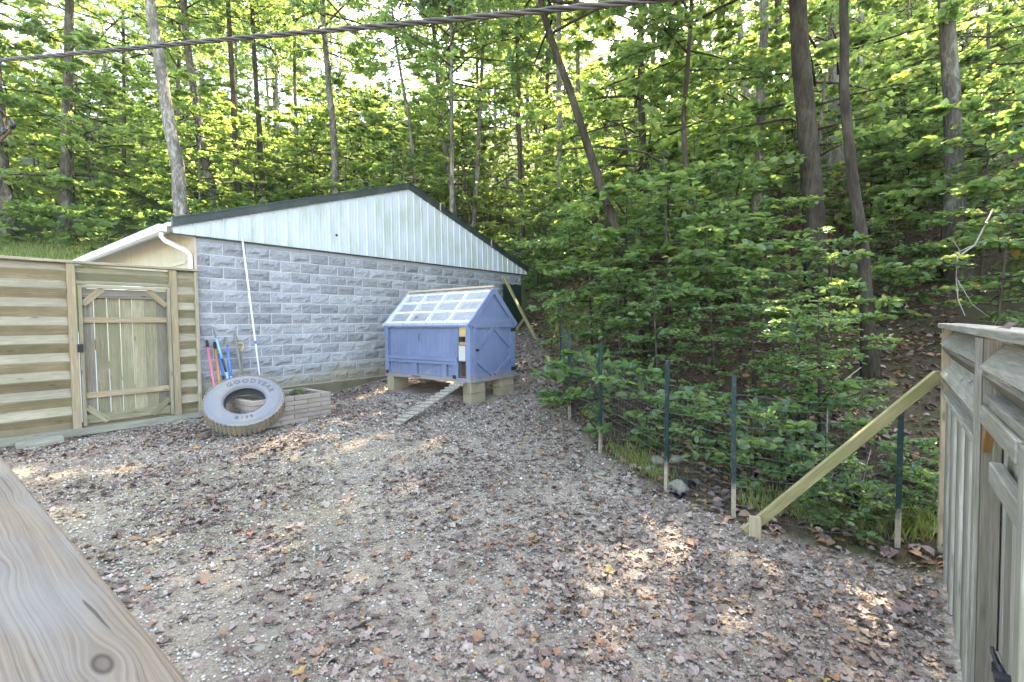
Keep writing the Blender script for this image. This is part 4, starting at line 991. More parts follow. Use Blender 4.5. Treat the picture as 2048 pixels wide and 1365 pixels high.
def trunk_mesh(pts, r0, r1, seed=0, n=10, flare=1.5):
    pts = np.asarray(pts, float); sl = np.concatenate([[0], np.cumsum(np.linalg.norm(np.diff(pts, axis=0), axis=1))]); m = 16
    s = np.linspace(0, sl[-1], m); c = np.stack([np.interp(s, sl, pts[:, i]) for i in range(3)], 1)
    r = np.random.default_rng(seed); c[1:-1, :2] += r.normal(0, r0*.12, (m-2, 2))
    rad = r0+(r1-r0)*(s/sl[-1])**.8; rad[0] *= flare; rad[1] *= 1+(flare-1)*.25
    return MB().tube(c, rad, n).mesh('trunk', True)
def tree(name, pts, r0, r1, bark_, crowns, label, group, cat='tree', seed=0):
    """pts: trunk line in world space, base first. crowns: (variant, height along trunk 0..1, scale, zscale)"""
    pts = np.asarray(pts, float); base = pts[0]; e = empty(name, tuple(base), 0, label, cat, group)
    ob('trunk', trunk_mesh(pts-base, r0, r1, seed), MAT[bark_], e)
    sl = np.concatenate([[0], np.cumsum(np.linalg.norm(np.diff(pts, axis=0), axis=1))])
    for var, f, sc, zs in crowns:
        c = np.array([np.interp(f*sl[-1], sl, pts[:, i]) for i in range(3)])-base
        rz_ = random.uniform(0, 6.28)
        o = ob('crown', var[0], None, e, c, (0, 0, rz_)); o.scale = (sc, sc, sc*zs); tag(o, kind='stuff')
        l = ob('limbs', var[1], MAT['bark_dark'], e, c, (0, 0, rz_)); l.scale = o.scale
    return e
def px_line(pix, d, top=None):
    return [at_depth(x, y, d) for x, y in pix]
def grounded(line):
    p = np.array(line[0]); g = gz(p[0], p[1])
    if p[2] > g+.02:
        q = np.array(line[1]); k = (p[2]-g)/max(q[2]-p[2], .1); low = p-(q-p)*min(k, 3.); low = np.array([low[0], low[1], gz(low[0], low[1])-.08]); return [low]+list(line)
    line[0] = np.array([p[0], p[1], g-.08]); return line
def extend(line, H):                        # carry the trunk on above the frame
    a, b = np.array(line[-2]), np.array(line[-1]); d = (b-a)/np.linalg.norm(b-a); d = d*.6+np.array([0, 0, .4]); d /= np.linalg.norm(d)
    need = H-(b[2]-line[0][2])
    return list(line)+([b+d*need*.5, b+d*need] if need > 1 else [])
C, U, S_, B_, OV = (lambda i, L: L[i % len(L)]), None, None, None, None
NAMED = [ # pixels base->top, depth, r0, bark, height, crowns [(set,frac,scale,zscale)], label
 ([(20,472),(8,380),(2,290)], 19, .24, 'bark_grey', 18, [(CAN,.45,.7,1)], 'lichen-patched grey tree at the far left picture edge'),
 ([(130,480),(133,250),(140,0)], 20, .23, 'bark_grey', 20, [(CAN,.5,.7,1)], 'straight grey tree rising from the grassy bank at far left'),
 ([(368,440),(345,290),(318,120),(300,0)], 18, .27, 'bark_pale', 21, [(CAN,.58,.75,1)], 'large pale mottled tree leaning left behind the garage gutter'),
 ([(437,430),(405,300),(382,140),(372,60)], 23, .24, 'bark_grey', 20, [(CAN,.5,.7,1)], 'grey tree leaning left behind the left half of the garage roof'),
 ([(478,415),(470,260),(462,110)], 24, .19, 'bark_dark', 19, [(CAN,.6,.65,1)], 'dark tree just right of the leaning grey tree'),
 ([(527,408),(517,250),(508,90)], 24, .17, 'bark_dark', 19, [(CAN,.62,.65,1)], 'slim dark straight tree above the left roof slope'),
 ([(592,395),(592,240),(588,80)], 27, .14, 'bark_grey', 19, [(CAN,.6,.8,1)], 'thin straight tree above the middle of the left roof slope'),
 ([(672,385),(668,270),(655,150),(650,60)], 22, .21, 'bark_grey', 19, [(CAN,.55,1,1)], 'forked grey tree left of the garage ridge'),
 ([(832,375),(818,240),(795,110)], 23, .12, 'bark_grey', 17, [(CAN,.6,.8,1)], 'thin grey tree standing right behind the garage ridge'),
 ([(897,340),(885,250),(876,170)], 24, .18, 'bark_grey', 18, [(CAN,.62,.8,1)], 'grey tree in the bright gap right of the ridge'),
 ([(955,325),(962,200),(966,80)], 24, .14, 'bark_grey', 18, [(CAN,.65,.7,1)], 'slender upright tree in the sunlit gap'),
 ([(1032,210),(1022,120),(1010,30)], 30, .20, 'bark_pale', 22, [(CAN,.65,.8,1)], 'pale tree high on the hill below the bright sky patch'),
 ([(1262,560),(1240,480),(1190,340),(1150,200),(1100,80)], 9.2, .115, 'bark_dark', 10, [(OVR,.62,1.1,.9),(OVR,.8,1.0,.8)], 'dark slender tree leaning left over the garage end'),
 ([(1385,440),(1365,260),(1378,90)], 11, .085, 'bark_dark', 10, [(OVR,.55,1,.9)], 'thin crooked dark tree right of the leaning one'),
 ([(1510,280),(1490,170),(1478,60)], 26, .20, 'bark_pale', 20, [(CAN,.6,.6,1)], 'pale curved tree deep in the woods left of the big trunk'),
 ([(1645,640),(1618,330),(1600,0)], 9.8, .215, 'bark_dark', 20, [(CAN,.58,.6,1)], 'thickest dark trunk on the wooded slope'),
 ([(1668,300),(1668,150),(1672,20)], 19, .29, 'bark_pale', 21, [(CAN,.6,.7,1)], 'broad pale trunk standing behind the thickest dark trunk'),
 ([(1728,320),(1724,150),(1722,30)], 22, .16, 'bark_pale', 20, [(CAN,.65,.6,1)], 'narrow pale trunk between the crooked and the right-hand trees'),
 ([(1742,775),(1722,470),(1702,330),(1690,180),(1686,0)], 7.2, .095, 'bark_dark', 11, [(OVR,.72,1.1,.9)], 'crooked slim trunk in front of the thickest tree'),
 ([(1916,590),(1905,300),(1890,0)], 10.0, .18, 'bark_grey', 19, [(CAN,.6,.55,1)], 'straight grey trunk above the weathered fence at right'),
]
for i, (pix, d, r0, bk, H, crs, lab) in enumerate(NAMED):
    ln = extend(grounded(px_line(pix, d)), H)
    tree('tree', ln, r0, r0*.35, bk, [(st_[(i+k) % len(st_)], f, sc, zs) for k, (st_, f, sc, zs) in enumerate(crs)], lab, 'trees around the garage', seed=i)
ob('limbs', MB().tube([at_depth(*q)-np.array(bpy.data.objects['tree.013'].location) for q in ((1362,352,11),(1330,330,10.8),(1290,305,10.5),(1200,293,10),(1120,300,9.6),(1060,318,9.3))], [.035,.032,.028,.022,.015,.007], 7).mesh('limbs', True), MAT['bark_dark'], bpy.data.objects['tree.013'])
taken = []
def put(n, xr, yr, fn, mind, tries=4000, ok=lambda x, y: True):
    k = 0; t = 0
    while k < n and t < tries:
        t += 1; x, y = random.uniform(*xr), random.uniform(*yr)
        if not ok(x, y) or any((x-a)**2+(y-b)**2 < mind**2 for a, b in taken): continue
        taken.append((x, y)); fn(x, y, k); k += 1
def in_garage(x, y, m=1.5):
    d = np.array([x, y, 0])-np.array([O[0], O[1], 0]); u, v = d@DD, d@NN
    return -1-m < u < 9.4+m and -9.5-m < v < m+.3
WORD = ['first', 'second', 'third', 'fourth', 'fifth', 'sixth', 'seventh', 'eighth', 'ninth', 'tenth', 'eleventh', 'twelfth', 'thirteenth', 'fourteenth', 'fifteenth', 'sixteenth', 'seventeenth', 'eighteenth', 'nineteenth', 'twentieth', 'twenty-first', 'twenty-second', 'twenty-third', 'twenty-fourth']
def to_px(p):
    c = np.asarray(p, float)-np.array([0, 0, CZ]); z = c@AX_F
    return 1024+FPX*(c@AX_R)/z, 682.5-FPX*(c@AX_U)/z
def single_out(items, zones):
    """items: (object, text); each gets a label with its zone and its place in that zone counted from the left"""
    rows = {}
    for o, txt in items:
        x = to_px(o.location)[0]; z = next(n for lim, n in zones if x < lim); rows.setdefault((txt, z), []).append((x, o))
    for (txt, z), L in rows.items():
        L.sort(key=lambda q: q[0])
        for i, (x, o) in enumerate(L):
            o['label'] = f'{txt} {z}' + ('' if len(L) == 1 else f', {WORD[min(i, 23)]} from the left')
BACK = [(400, 'beyond the louvred fence'), (820, 'behind the left roof slope'), (1060, 'behind the right roof slope'), (1500, 'on the slope above the wire fence'), (9999, 'on the slope above the weathered fence')]
far_things = []
mass = empty('distant_forest', (0, 40, gz(0, 40)), 0, 'dense sunlit green woods reading as one mass behind everything', 'forest'); mass['kind'] = 'stuff'
def tree_parts(parent, pts, r0, bark_, var, f, sc, zs, seed):
    """a tree of the far mass: its pieces belong to the forest itself"""
    base = np.array(parent.location); pts = np.asarray(pts, float)
    ob('distant_trunk', trunk_mesh(pts-base, r0, r0*.3, seed, 6), MAT[bark_], parent)
    c = pts[0]+(pts[-1]-pts[0])*f-base; rz_ = random.uniform(0, 6.28)
    o = ob('distant_crown', var[0], None, parent, c, (0, 0, rz_)); o.scale = (sc, sc, sc*zs)
    l = ob('distant_limbs', var[1], MAT['bark_dark'], parent, c, (0, 0, rz_)); l.scale = o.scale
def far_tree(x, y, k):
    H = random.uniform(15, 23); g = gz(x, y); lean = np.array([random.uniform(-.06, .06), random.uniform(-.06, .06), 1])
    pts = [np.array([x, y, g-.1])+lean*h for h in (0, H*.33, H*.66, H)]
    r0 = random.uniform(.10, .2); bk = random.choice(['bark_grey', 'bark_grey', 'bark_dark', 'bark_pale']); f = random.uniform(.30, .45); sc = random.uniform(.85, 1.2)
    px = to_px(pts[0])[0]
    if y > 31 or not -40 < px < 2090: return tree_parts(mass, pts, r0, bk, CAN[k % 4], f, sc, 1., k)
    e = tree('forest_tree', pts, r0, .05, bk, [(CAN[k % 4], f, sc, 1.0)], '-', 'trees deep in the woods', seed=k)
    far_things.append((e, {'bark_grey': 'tall slim grey added shade-tree', 'bark_dark': 'tall slim dark added shade-tree', 'bark_pale': 'tall slim pale added shade-tree'}[bk]))
def under_tree(x, y, k):
    H = random.uniform(6, 10); g = gz(x, y)
    pts = [np.array([x, y, g-.1])+np.array([random.uniform(-.1, .1)*h, random.uniform(-.1, .1)*h, h]) for h in (0, H*.5, H)]
    f, sc, zs = random.uniform(.08, .3), random.uniform(.8, 1.25), random.uniform(.8, 1.1); px = to_px(pts[0])[0]
    if y > 23 or not -40 < px < 2090: return tree_parts(mass, pts, .06, 'bark_grey', UND[k % 4], f, sc, zs, k)
    e = tree('understorey_tree', pts, .06, .02, 'bark_grey', [(UND[k % 4], f, sc, zs)], '-', 'understorey trees', seed=k)
    far_things.append((e, 'small layered leafy tree'))
vis = lambda x, y: abs(x) < y*1.25+2 and not in_garage(x, y)
put(36, (-40, 45), (20, 52), far_tree, 3.0, ok=lambda x, y: vis(x, y) and not (-19 < x < -3 and y < 33) and not (x > 3 and y < 34))
put(3, (12, 34), (15, 30), far_tree, 3.0, ok=lambda x, y: vis(x, y) and x > .5*y)
put(112, (-40, 36), (17, 48), under_tree, 1.7, ok=lambda x, y: vis(x, y) and not (-19 < x < -7 and y < 20) and not (x > 4 and y < 30 and (x*7+y*3) % 2 < 1))
put(6, (3.0, 16), (12.5, 20), under_tree, 2.0, ok=vis)
for k, (x, y, H) in enumerate(((4.6, 16.5, 21), (2.0, 19.5, 22), (6.2, 21.5, 23), (.6, 23.5, 21), (3.6, 25.5, 22), (7.3, 14.3, 20), (9.6, 17.2, 21))):   # trees added so that their high out-of-frame crowns shade the yard
    g = gz(x, y); pts = [np.array([x+.02*h*(k % 3-1), y, g-.1+h]) for h in (0, H*.33, H*.66, H)]; bk = ['bark_dark', 'bark_grey', 'bark_pale'][k % 3]
    e = tree('forest_tree', pts, .15, .05, bk, [(CAN[k % 4], .5, 1.0, 1.0)], '-', 'trees deep in the woods', seed=900+k)
    far_things.append((e, {'bark_grey': 'tall slim grey added shade-tree', 'bark_dark': 'tall slim dark added shade-tree', 'bark_pale': 'tall slim pale added shade-tree'}[bk]))
single_out(far_things, BACK)
def sapling(x, y, H, var, k, lab, sc=1.0):
    g = gz(x, y); lx, ly = random.uniform(-.12, .05), random.uniform(-.12, .02)
    pts = [np.array([x+lx*h, y+ly*h, g-.05+h]) for h in (0, H*.35, H*.7, H)]
    return tree('sapling', pts, .018*H/2+.008, .006, 'bark_dark', [(var, .27, sc*H/3.2, random.uniform(.7, .95))], lab, 'saplings along the wire fence', 'sapling', seed=k)
# saplings behind the wire fence: pixel of the foot, depth, height
SPX = [(1185,700,9.4,2.8),(1245,730,8.4,2.3),(1320,770,7.3,1.9),(1205,570,11.5,3.2),(1250,640,9.6,3.6),(1340,640,9.0,3.8),(1430,720,8.0,2.6),(1510,780,6.9,1.9),(1600,800,6.3,1.5),
       (1480,620,10.0,3.2),(1545,660,8.6,2.6),(1650,720,7.4,1.9),(1640,840,5.9,1.9),(1400,560,12.0,4.0),(1290,520,13.0,4.2),(1810,560,11.5,3.0),(1960,560,9.0,3.6),(2040,520,9.8,4.0),(1870,520,12.5,4.0),(1740,520,13.,3.4),(1580,500,13.5,4.2),
       (1150,460,16.0,3.6),(1075,440,19.0,4.0),(1220,450,17.0,4.5),(2100,600,7.5,3.4),(1990,640,7.0,2.3),(1880,600,11.0,2.6),(1965,590,10.5,2.6),(1790,640,9.6,2.0),(1830,590,12.5,3.0)]
saps = []
for k, (x, y, d, H) in enumerate(SPX):
    p = at_depth(x, y, d); saps.append((sapling(p[0], p[1], H, SAP[k % 5], k, '-'), ['green broad-leaved sapling', 'green sapling higher up'][d > 8]))
single_out(saps, [(1180, 'beside the far T-posts'), (1420, 'behind the middle T-posts'), (1720, 'left of the crooked slim trunk'), (9999, 'above the weathered fence')])
shrubs = []
def bush(x, y, k, lab='low leafy shrub on the bank', sc=None, grp='shrubs on the bank'):
    g = gz(x, y); e = empty('shrub', (x, y, g), random.uniform(0, 6), lab, 'shrub', grp); v = BUS[k % 3]; s = sc or random.uniform(.6, 1.1)
    shrubs.append((e, lab)); o = ob('foliage', v[0], None, e, (0, 0, .05)); o.scale = (s, s, s); tag(o, kind='stuff'); l = ob('stems', v[1], MAT['bark_dark'], e, (0, 0, .05)); l.scale = (s, s, s)
BPX = [(1150,810,7.8),(1250,850,6.8),(1400,880,6.0),(1390,800,6.8),(1530,880,5.5),(1600,920,5.1),(1660,960,4.9),(1840,900,4.9),(1850,990,4.5),(1760,1020,4.5),(1690,1050,4.4),(1640,850,5.8)]
for k, (x, y, d) in enumerate(BPX):
    p = at_depth(x, y, d); bush(p[0], p[1], k, sc=random.uniform(.35, .6) if y > 880 else None)
put(16, (2.5, 14), (7.5, 18), lambda x, y, k: bush(x, y, k, 'leafy shrub up the slope', random.uniform(.6, 1.3), 'shrubs on the slope'), .8, ok=lambda x, y: x > 4.2-.16*y+ (y > 9)*.3)
single_out(shrubs, [(1250, 'behind the two farthest T-posts'), (1460, 'behind the third T-post'), (1650, 'left of the slanting brace'), (9999, 'beside the weathered fence')])
def wood_shrub(x, y, k):
    v = BUS[k % 3]; s = random.uniform(1.6, 3.2); c = np.array([x, y, gz(x, y)+.05])-np.array(mass.location)
    o = ob('distant_shrub', v[0], None, mass, c, (0, 0, random.uniform(0, 6))); o.scale = (s, s, s)
put(70, (-34, 26), (18, 36), wood_shrub, 1.2, ok=vis)
# planter plants
for k in range(2):
    c = np.array(pl.location)+DD*(-.35-.4*k)-NN*.42; e = empty('planter_plant', (c[0], c[1], pl.location[2]+.28), k, ['small green plant at the right end of the brick planter', 'small green plant in the middle of the brick planter'][k], 'plant')
    o = ob('foliage', BUS[k][0], None, e); o.scale = (.26, .26, .22); tag(o, kind='stuff')

# ================================================================== fallen leaves, gravel, twigs, grass
def litter(n, xy, size, seed, tilt=.28):
    r = np.random.default_rng(seed); z = ground(xy[:, 0], xy[:, 1])
    pos = np.stack([xy[:, 0], xy[:, 1], z+r.uniform(.006, .022, len(xy))], 1)
    az = r.uniform(0, 6.283, len(xy)); d = np.stack([np.cos(az), np.sin(az), r.normal(0, tilt*.6, len(xy))], 1)
    nr = norm(np.array([0, 0, 1.])+r.normal(0, tilt, (len(xy), 3)))
    return pos, d, nr
def lobed_leaf(pos, d, nrm, size, r):
    """maple-like blade of five lobes, curled"""
    n = len(pos); d = norm(d); s = norm(np.cross(d, nrm)); u = np.cross(s, d)
    an = np.radians([180, 140, 105, 72, 48, 24, 0, -24, -48, -72, -105, -140]); ra = np.array([.45, .70, .60, .92, .70, .74, 1.0, .74, .70, .92, .60, .70])
    k = len(an); R_ = ra[None]*(1+r.normal(0, .16, (n, k)))*r.uniform(.75, 1.15, (n, 1))*size[:, None]*.5
    cu = r.normal(.12, .35, (n, 1)); cu2 = r.normal(.05, .3, (n, 1))
    cx, cy_ = R_*np.cos(an)[None], R_*np.sin(an)[None]
    cz = (np.abs(cy_)*cu+np.abs(cx)*cu2)+r.normal(0, .05, (n, k))*size[:, None]
    V = np.concatenate([pos[:, None], pos[:, None]+d[:, None]*cx[..., None]+s[:, None]*cy_[..., None]+u[:, None]*cz[..., None]], 1)
    b = (np.arange(n)*(k+1))[:, None]
    F = np.stack([b+np.array([0, 1+j, 1+(j+1) % k]) for j in range(k)], 1).reshape(-1, 3)
    return V.reshape(-1, 3), F, k+1
def yard_points(n, seed, power=1.0, reg=(-7.2, 4.2, 1.3, 15.0), dens=None):
    r = np.random.default_rng(seed); out = []
    while sum(len(o) for o in out) < n:
        m = 20000; x = r.uniform(reg[0], reg[1], m); y = reg[2]+(reg[3]-reg[2])*r.random(m)**power
        keep = (r.random(m) < yard_mask(x, y)) & (np.abs(x) < y*1.14+1.3)
        dx, dy = x-O[0], y-O[1]; v = dx*NN[0]+dy*NN[1]; keep &= v > .12
        u_ = dx*DD[0]+dy*DD[1]
        cx = (x-C0[0])*DD[0]+(y-C0[1])*DD[1]; cyy = -((x-C0[0])*NN[0]+(y-C0[1])*NN[1]); keep &= ~((cx > -.02) & (cx < CW+.05) & (cyy > -.05) & (cyy < CL))
        rfv = (x-FR[0])*NN[0]+(y-FR[1])*NN[1]; keep &= rfv < -.02
        if dens is not None: keep &= r.random(m) < dens(x, y)
        out.append(np.stack([x, y], 1)[keep])
    return np.concatenate(out)[:n]
def clump(x, y): return .5+.5*np.sin(2.1*x+1.3*np.sin(1.7*y))*np.sin(1.9*y+1.1*np.sin(1.3*x+2))
ldens = lambda x, y: np.clip(.17+1.0*clump(x, y)**1.7+.25*clump(x*3.1, y*2.7+1)**2+.35*np.clip((x+1.0)/2, -.4, 1)+.3*np.clip((y-9)/2, 0, 1), .04, 1)
def tints(n, r):
    t = r.random(n); return np.where(t < .85, r.uniform(.05, .70, n), np.where(t < .985, r.uniform(.72, .95, n), r.uniform(.96, 1., n)))
r_ = np.random.default_rng(5)
xy = yard_points(34000, 51, 1.25, dens=ldens); pos, d, nr = litter(0, xy, 0, 52)
sz = .022+.082*r_.random(len(xy))**2.4*(1+.1*(xy[:, 1] > 8))
V, F, k = lobed_leaf(pos, d, nr, sz, r_); tt = tints(len(xy), r_)
dist = np.hypot(xy[:, 0], xy[:, 1]); show = np.where((dist > 2.2) & (xy[:, 1] > 2.4) & (np.abs(xy[:, 0]) < .98*xy[:, 1]), sz/dist, 0); pick = set(np.argsort(-show)[:300].tolist())
V3 = V.reshape(len(xy), k, 3); rest = np.array([i for i in range(len(xy)) if i not in pick])
bidx = (np.arange(len(rest))*k)[:, None, None]; F1 = np.array([[0, 1+j, 1+(j+1) % (k-1)] for j in range(k-1)])
lit = ob('leaf_litter', mesh_np('leaf_litter', V3[rest].reshape(-1, 3), (bidx+F1[None]).reshape(-1, 3), np.repeat(tt[rest], k)), MAT['litter'])
tag(lit, 'brown and mauve fallen leaves strewn over the gravel yard', 'leaves', kind='stuff')
for i in sorted(pick):
    p = pos[i]; me = mesh_np('fallen_leaf', V3[i]-p, F1, np.full(k, tt[i])); ob('fallen_leaf', me, MAT['litter'], lit, p)
# small scraps of leaf and bark
xy = yard_points(16000, 61, 1.35, dens=ldens); pos, d, nr = litter(0, xy, 0, 62, .4); pos[:, 2] -= .006
V, F, k = leaves(pos, d, nr, r_.uniform(.012, .045, len(xy)), .7, .25, False, r_)
tag(ob('leaf_scraps', mesh_np('leaf_scraps', V, F, np.repeat(r_.uniform(.0, .75, len(xy)), k)), MAT['litter']), 'crumbled leaf scraps scattered over the yard', 'leaves', kind='stuff')
# gravel
gdens = lambda x, y: np.clip(.35+.8*np.clip((-x-.2)/3, 0, 1)+.5*clump(x+3, y*1.3), .1, 1)
xy = yard_points(47000, 71, 1.5, dens=gdens); z = ground(xy[:, 0], xy[:, 1]); s = r_.uniform(.004, .0135, len(xy))*(1+.05*xy[:, 1]); s *= np.where(r_.random(len(xy)) < .03, 1.9, 1.)
base = np.array([[1, 0, 0], [0, 1, 0], [-1, 0, 0], [0, -1, 0], [0, 0, .7], [0, 0, -.6]])
jit = base[None]*(1+r_.normal(0, .22, (len(xy), 6, 1))); az = r_.uniform(0, 6.28, len(xy)); ca, sa = np.cos(az), np.sin(az)
jit = np.stack([jit[..., 0]*ca[:, None]-jit[..., 1]*sa[:, None], jit[..., 0]*sa[:, None]+jit[..., 1]*ca[:, None], jit[..., 2]], -1)
V = np.stack([xy[:, 0], xy[:, 1], z+s*.25], 1)[:, None]+jit*s[:, None, None]
fo = np.array([[0, 1, 4], [1, 2, 4], [2, 3, 4], [3, 0, 4], [1, 0, 5], [2, 1, 5], [3, 2, 5], [0, 3, 5]])
F = ((np.arange(len(xy))*6)[:, None, None]+fo[None]).reshape(-1, 3)
tag(ob('gravel', mesh_np('gravel', V.reshape(-1, 3), F, np.repeat(np.clip(r_.normal(.5, .22, len(xy)), 0, 1), 6)), MAT['gravel']), 'pale crushed gravel showing between the leaves', 'gravel', kind='stuff')
# twigs
tw = MB(); pts = yard_points(190, 81, 1.2)
for x, y in pts:
    a = random.uniform(0, 3.14); L = random.uniform(.05, .28); z0, z1 = gz(x, y), gz(x+L*math.cos(a), y+L*math.sin(a))
    tw.tube([(x, y, z0+.012), (x+.5*L*math.cos(a+.1), y+.5*L*math.sin(a+.1), (z0+z1)/2+.02), (x+L*math.cos(a), y+L*math.sin(a), z1+.012)], [.003, .0028, .0015], 5, False)
tag(tw.build('twigs', MAT['twig']), 'small dry twigs lying among the fallen leaves', 'twigs', kind='stuff')
# forest floor leaves
n = 16000; x = r_.uniform(.6, 14, n*3); y = r_.uniform(3.4, 20, n*3); k_ = (yard_mask(x, y) < .3) & (x < y*1.15+1) & (((x-FR[0])*NN[0]+(y-FR[1])*NN[1]) < .6)
xy = np.stack([x, y], 1)[k_][:n]; pos, d, nr = litter(0, xy, 0, 92, .35)
V, F, k = leaves(pos, d, nr, r_.uniform(.06, .13, len(xy)), .75, .3, True, r_); tt = np.where(r_.random(len(xy)) < .55, r_.uniform(.0, .4, len(xy)), r_.uniform(.7, .97, len(xy)))
tag(ob('forest_leaf_litter', mesh_np('forest_leaf_litter', V, F, np.repeat(tt, k)), MAT['litter']), 'rusty brown leaf litter covering the wooded slope', 'leaves', kind='stuff')
# grass
def blades(xy, hgt, seed, lean=.35):
    r = np.random.default_rng(seed); n = len(xy); z = ground(xy[:, 0], xy[:, 1])-.01; h_ = hgt*r.uniform(.5, 1.2, n); az = r.uniform(0, 6.28, n)
    p = np.stack([xy[:, 0], xy[:, 1], z], 1); ln = r.uniform(.05, lean*1.6, n); dv = np.stack([np.cos(az)*ln, np.sin(az)*ln, np.ones(n)], 1)
    return leaves(p, dv, np.stack([-np.sin(az), np.cos(az), np.zeros(n)], 1)+r.normal(0, .2, (n, 3)), h_, .09, .2, False, r)
def grass_patch(name, xy, h_, seed, lab):
    V, F, k = blades(xy, h_, seed); tag(ob(name, mesh_np(name, V, F, np.repeat(np.clip(r_.normal(.45, .22, len(xy)), 0, 1), k)), MAT['grass']), lab, 'grass', kind='stuff')
n = 26000; x = r_.uniform(-26, -10.5, n); y = r_.uniform(11, 20, n); k_ = (r_.random(n) < .9) & np.array([not q for q in (((x-O[0])*DD[0]+(y-O[1])*DD[1] > -1.3) & ((x-O[0])*NN[0]+(y-O[1])*NN[1] > -10))])
grass_patch('grass_bank', np.stack([x, y], 1)[k_],   .24, 3, 'tall sunlit grass and weeds on the bank behind the left fence')
a = r_.normal(0, 1, (800, 2)); q = np.array([1.25, 6.35]); q2 = np.array([1.75, 5.55]); f_ = r_.random((800, 1)); grass_patch('grass_tuft', q+(q2-q)*f_*.9+a*np.array([.10, .16])+np.array([.12, .05]), .12, 4, 'green grass strip along the foot of the wire fence')
f_ = r_.random((1400, 1)); A_ = np.array([2.3, 4.75]); Bq = np.array([3.6, 4.0]); grass_patch('wiry_grass', A_+(Bq-A_)*f_+np.abs(r_.normal(0, 1, (1400, 2)))*np.array([.30, .22]), .16, 6, 'wiry grass and weeds under the slanting brace')
f_ = r_.random((3000, 1)); grass_patch('slope_grass', np.array([1.5, 11.5])+np.stack([r_.uniform(-.4, 1.6, 3000), r_.uniform(0, 4.5, 3000)], 1), .16, 7, 'green grassy slope beyond the far end of the garage')
# stones, bag, sticks, pot
def stone(px, py, s, lab, flat=.6, mat='stone', name='stone'):
    p = on_ground(px, py); r = np.random.default_rng(int(px*7+py)); bm = bmesh.new(); bmesh.ops.create_icosphere(bm, subdivisions=2, radius=1)
    fr = r.normal(0, 1, (5, 3))
    for v in bm.verts:
        c = np.array(v.co); k = 1+.16*sum(math.sin(1.7*float(c@f)+i) for i, f in enumerate(fr))/2; v.co = Vector(c*k*np.array([1, .75, flat])*s)
    me = bpy.data.meshes.new(name); bm.to_mesh(me); bm.free()
    for q in me.polygons: q.use_smooth = False
    return tag(ob(name, me, MAT[mat], None, (p[0], p[1], gz(p[0], p[1])+s*flat*.25), (0, 0, r.uniform(0, 6))), lab, 'stone')
stone(1302, 945, .085, 'pale rounded stone left of the third T-post'); stone(1315, 928, .12, 'brown mossy rock behind the third T-post'); stone(1352, 925, .11, 'dark mossy rock right of the third T-post')
stone(1273, 985, .085, 'long pale stone in front of the wire fence', .4); stone(1206, 950, .07, 'tan stone beside the grass strip', .4); stone(1355, 978, .15, 'large greenish flat rock at the fence foot', .55)
stone(545, 1268, .055, 'flat white stone in the near left foreground', .25); stone(1218, 1205, .03, 'small cream pebble near the bottom centre', .6); stone(520, 1305, .05, 'flat mossy stone at the bottom left beside the handrail', .3)
stone(360, 848, .10, 'chunk of pale weathered stone below the gate', .45); stone(338, 850, .06, 'small grey stone left of the pale chunk below the gate', .5)
for px, py, rz2, lab in ((1385, 972, .4, 'upper scrap of black plastic beside the greenish rock'), (1362, 998, 2.2, 'lower scrap of black plastic beside the greenish rock')):
    p = on_ground(px, py); V = []; r = np.random.default_rng(px)
    for j in range(5):
        for i in range(7): V.append((.13*(i/6-.5)*1.3, .10*(j/4-.5), .03+.05*math.sin(i*1.1+j)*math.cos(j*.9)+r.normal(0, .008)))
    F = [(j*7+i, j*7+i+1, (j+1)*7+i+1, (j+1)*7+i) for j in range(4) for i in range(6)]
    tag(ob('plastic_scrap', mesh_pd('plastic_scrap', V, F, True), plain('blue-black plastic film', (.02,.025,.04), .3), None, (p[0], p[1], gz(p[0], p[1])), (0, 0, rz2)), lab, 'plastic')
def stick(name, pix, r0, mat, lab, cat, lift=.02, branches=()):
    pts = [at_depth(x, y, d) for x, y, d in pix]; e = empty(name, tuple(pts[0]), 0, lab, cat)
    MB().tube([p-pts[0] for p in pts], np.linspace(r0, r0*.45, len(pts)), 6).build('stem', MAT[mat], e, True)
    for br in branches:
        MB().tube([at_depth(*q)-pts[0] for q in br], np.linspace(r0*.5, r0*.2, len(br)), 5).build('branch', MAT[mat], e, True)
    return e
s0, s1 = on_ground(1150, 800), on_ground(1330, 897)
e = empty('fallen_stick', tuple(s0), 0, 'long thin dead stick lying along the fence foot', 'stick')
MB().tube([np.array([*(s0+(s1-s0)*q)[:2], gz(*(s0+(s1-s0)*q)[:2])+.05])-s0 for q in np.linspace(0, 1, 6)], np.linspace(.012, .006, 6), 6).build('stem', MAT['twig'], e, True)
stick('dead_branch', [(1985,420,7.0),(1950,490,6.6),(1915,515,6.4),(1912,560,6.3),(1916,600,6.3),(1930,632,6.2)], .012, 'bare_branch', 'pale crooked dead branch hanging above the weathered fence', 'branch', branches=[[(1925,510,6.4),(1905,480,6.4)],[(1915,560,6.3),(1945,610,6.3),(1980,636,6.2)],[(1945,492,6.6),(1880,521,6.5)]])
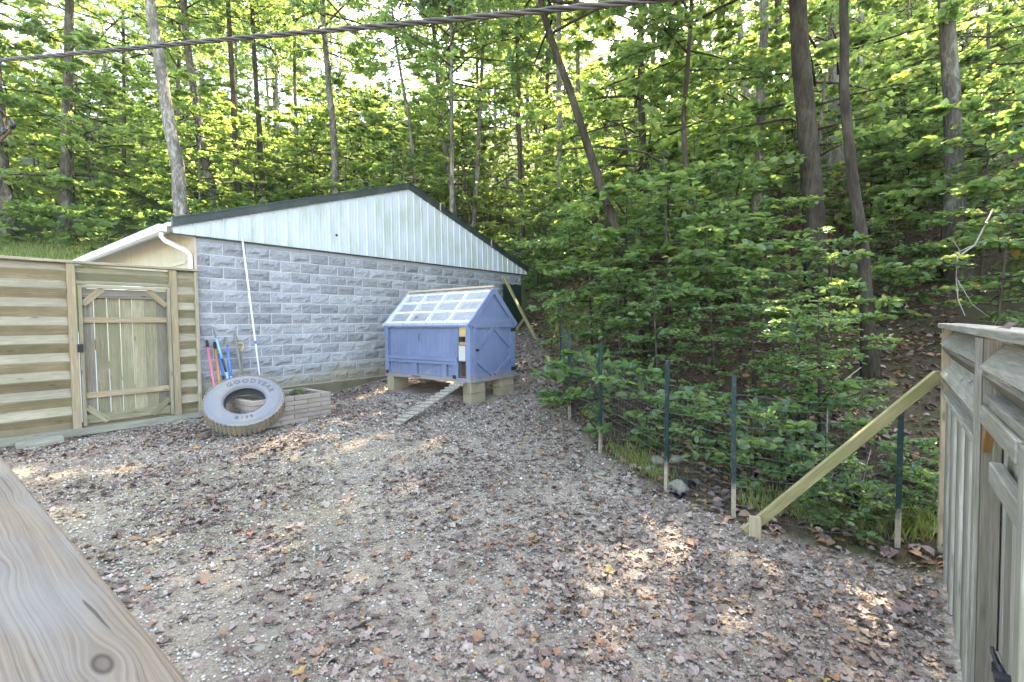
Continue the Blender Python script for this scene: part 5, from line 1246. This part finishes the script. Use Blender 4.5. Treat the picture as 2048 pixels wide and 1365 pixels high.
stick('broken_branch', [(1690,960,4.7),(1712,1005,4.6),(1722,980,4.6),(1735,925,4.6),(1742,900,4.7)], .006, 'bare_branch', 'bare forked twig below the slanting brace', 'branch', branches=[[(1690,930,4.7),(1685,900,4.7),(1700,940,4.7)],[(1640,1010,4.6),(1665,950,4.6),(1690,935,4.7)],[(1725,950,4.6),(1700,945,4.6),(1670,955,4.6)]])
stick('thin_dead_trunk', [(1652,1030,5.3),(1655,820,5.6),(1690,760,5.7),(1722,735,5.8)], .012, 'bare_branch', 'thin bare dead stem slanting behind the brace', 'branch')
p = on_ground(1712, 1030)
pot = empty('plant_pot', (p[0], p[1], gz(p[0], p[1])), 0, 'black plastic plant pot on the bank under the brace', 'pot')
V, F = lathe([(.0, .0), (.075, .0), (.10, .20), (.108, .20), (.108, .225), (.097, .225), (.073, .01)], 24); MB().add(V, F).build('body', MAT['black'], pot, True)
# leaf on the coop roof
R3 = Matrix.Rotation(YAW+.02, 3, 'Z'); w = R3 @ Vector((.085, 1.52, rz(.085)+.035)) + Vector(C0)
V, F, k = lobed_leaf(np.array([[0, 0, 0.]]), np.array([[.5, .6, .5]]), np.array([[-.5, 0, .8]]), np.array([.13]), np.random.default_rng(3))
tag(ob('roof_leaf', mesh_np('roof_leaf', V, F, np.full(k, .92)), MAT['litter'], None, w), 'curled orange-brown leaf lying on the clear coop roof', 'leaf')
w = at_depth(1990, 655, 2.05); w[2] = CZ-.046
tag(ob('cap_leaf', mesh_np('cap_leaf', V*.55, F, np.full(k, .03)), MAT['litter'], None, (FR[0]+DD[0]*-2.35+NN[0]*.03, FR[1]+DD[1]*-2.35+NN[1]*.03, CZ-.032)), 'dark dead leaf lying on the weathered fence cap', 'leaf')

# ================================================================== air
if HAZE:
    hz = MB().box((-112, -62, -9), (112, 122, 72)).mesh('haze'); t = NT('thin air haze'); pv = t.n('ShaderNodeVolumePrincipled')
    pv.inputs['Color'].default_value = (.95, .97, 1, 1); pv.inputs['Density'].default_value = HAZE; pv.inputs['Anisotropy'].default_value = .5
    t.l(pv.outputs[0], t.out.inputs['Volume']); h_ = ob('haze', hz, t.m); tag(h_, 'faint pale haze in the woods', 'haze', kind='stuff')
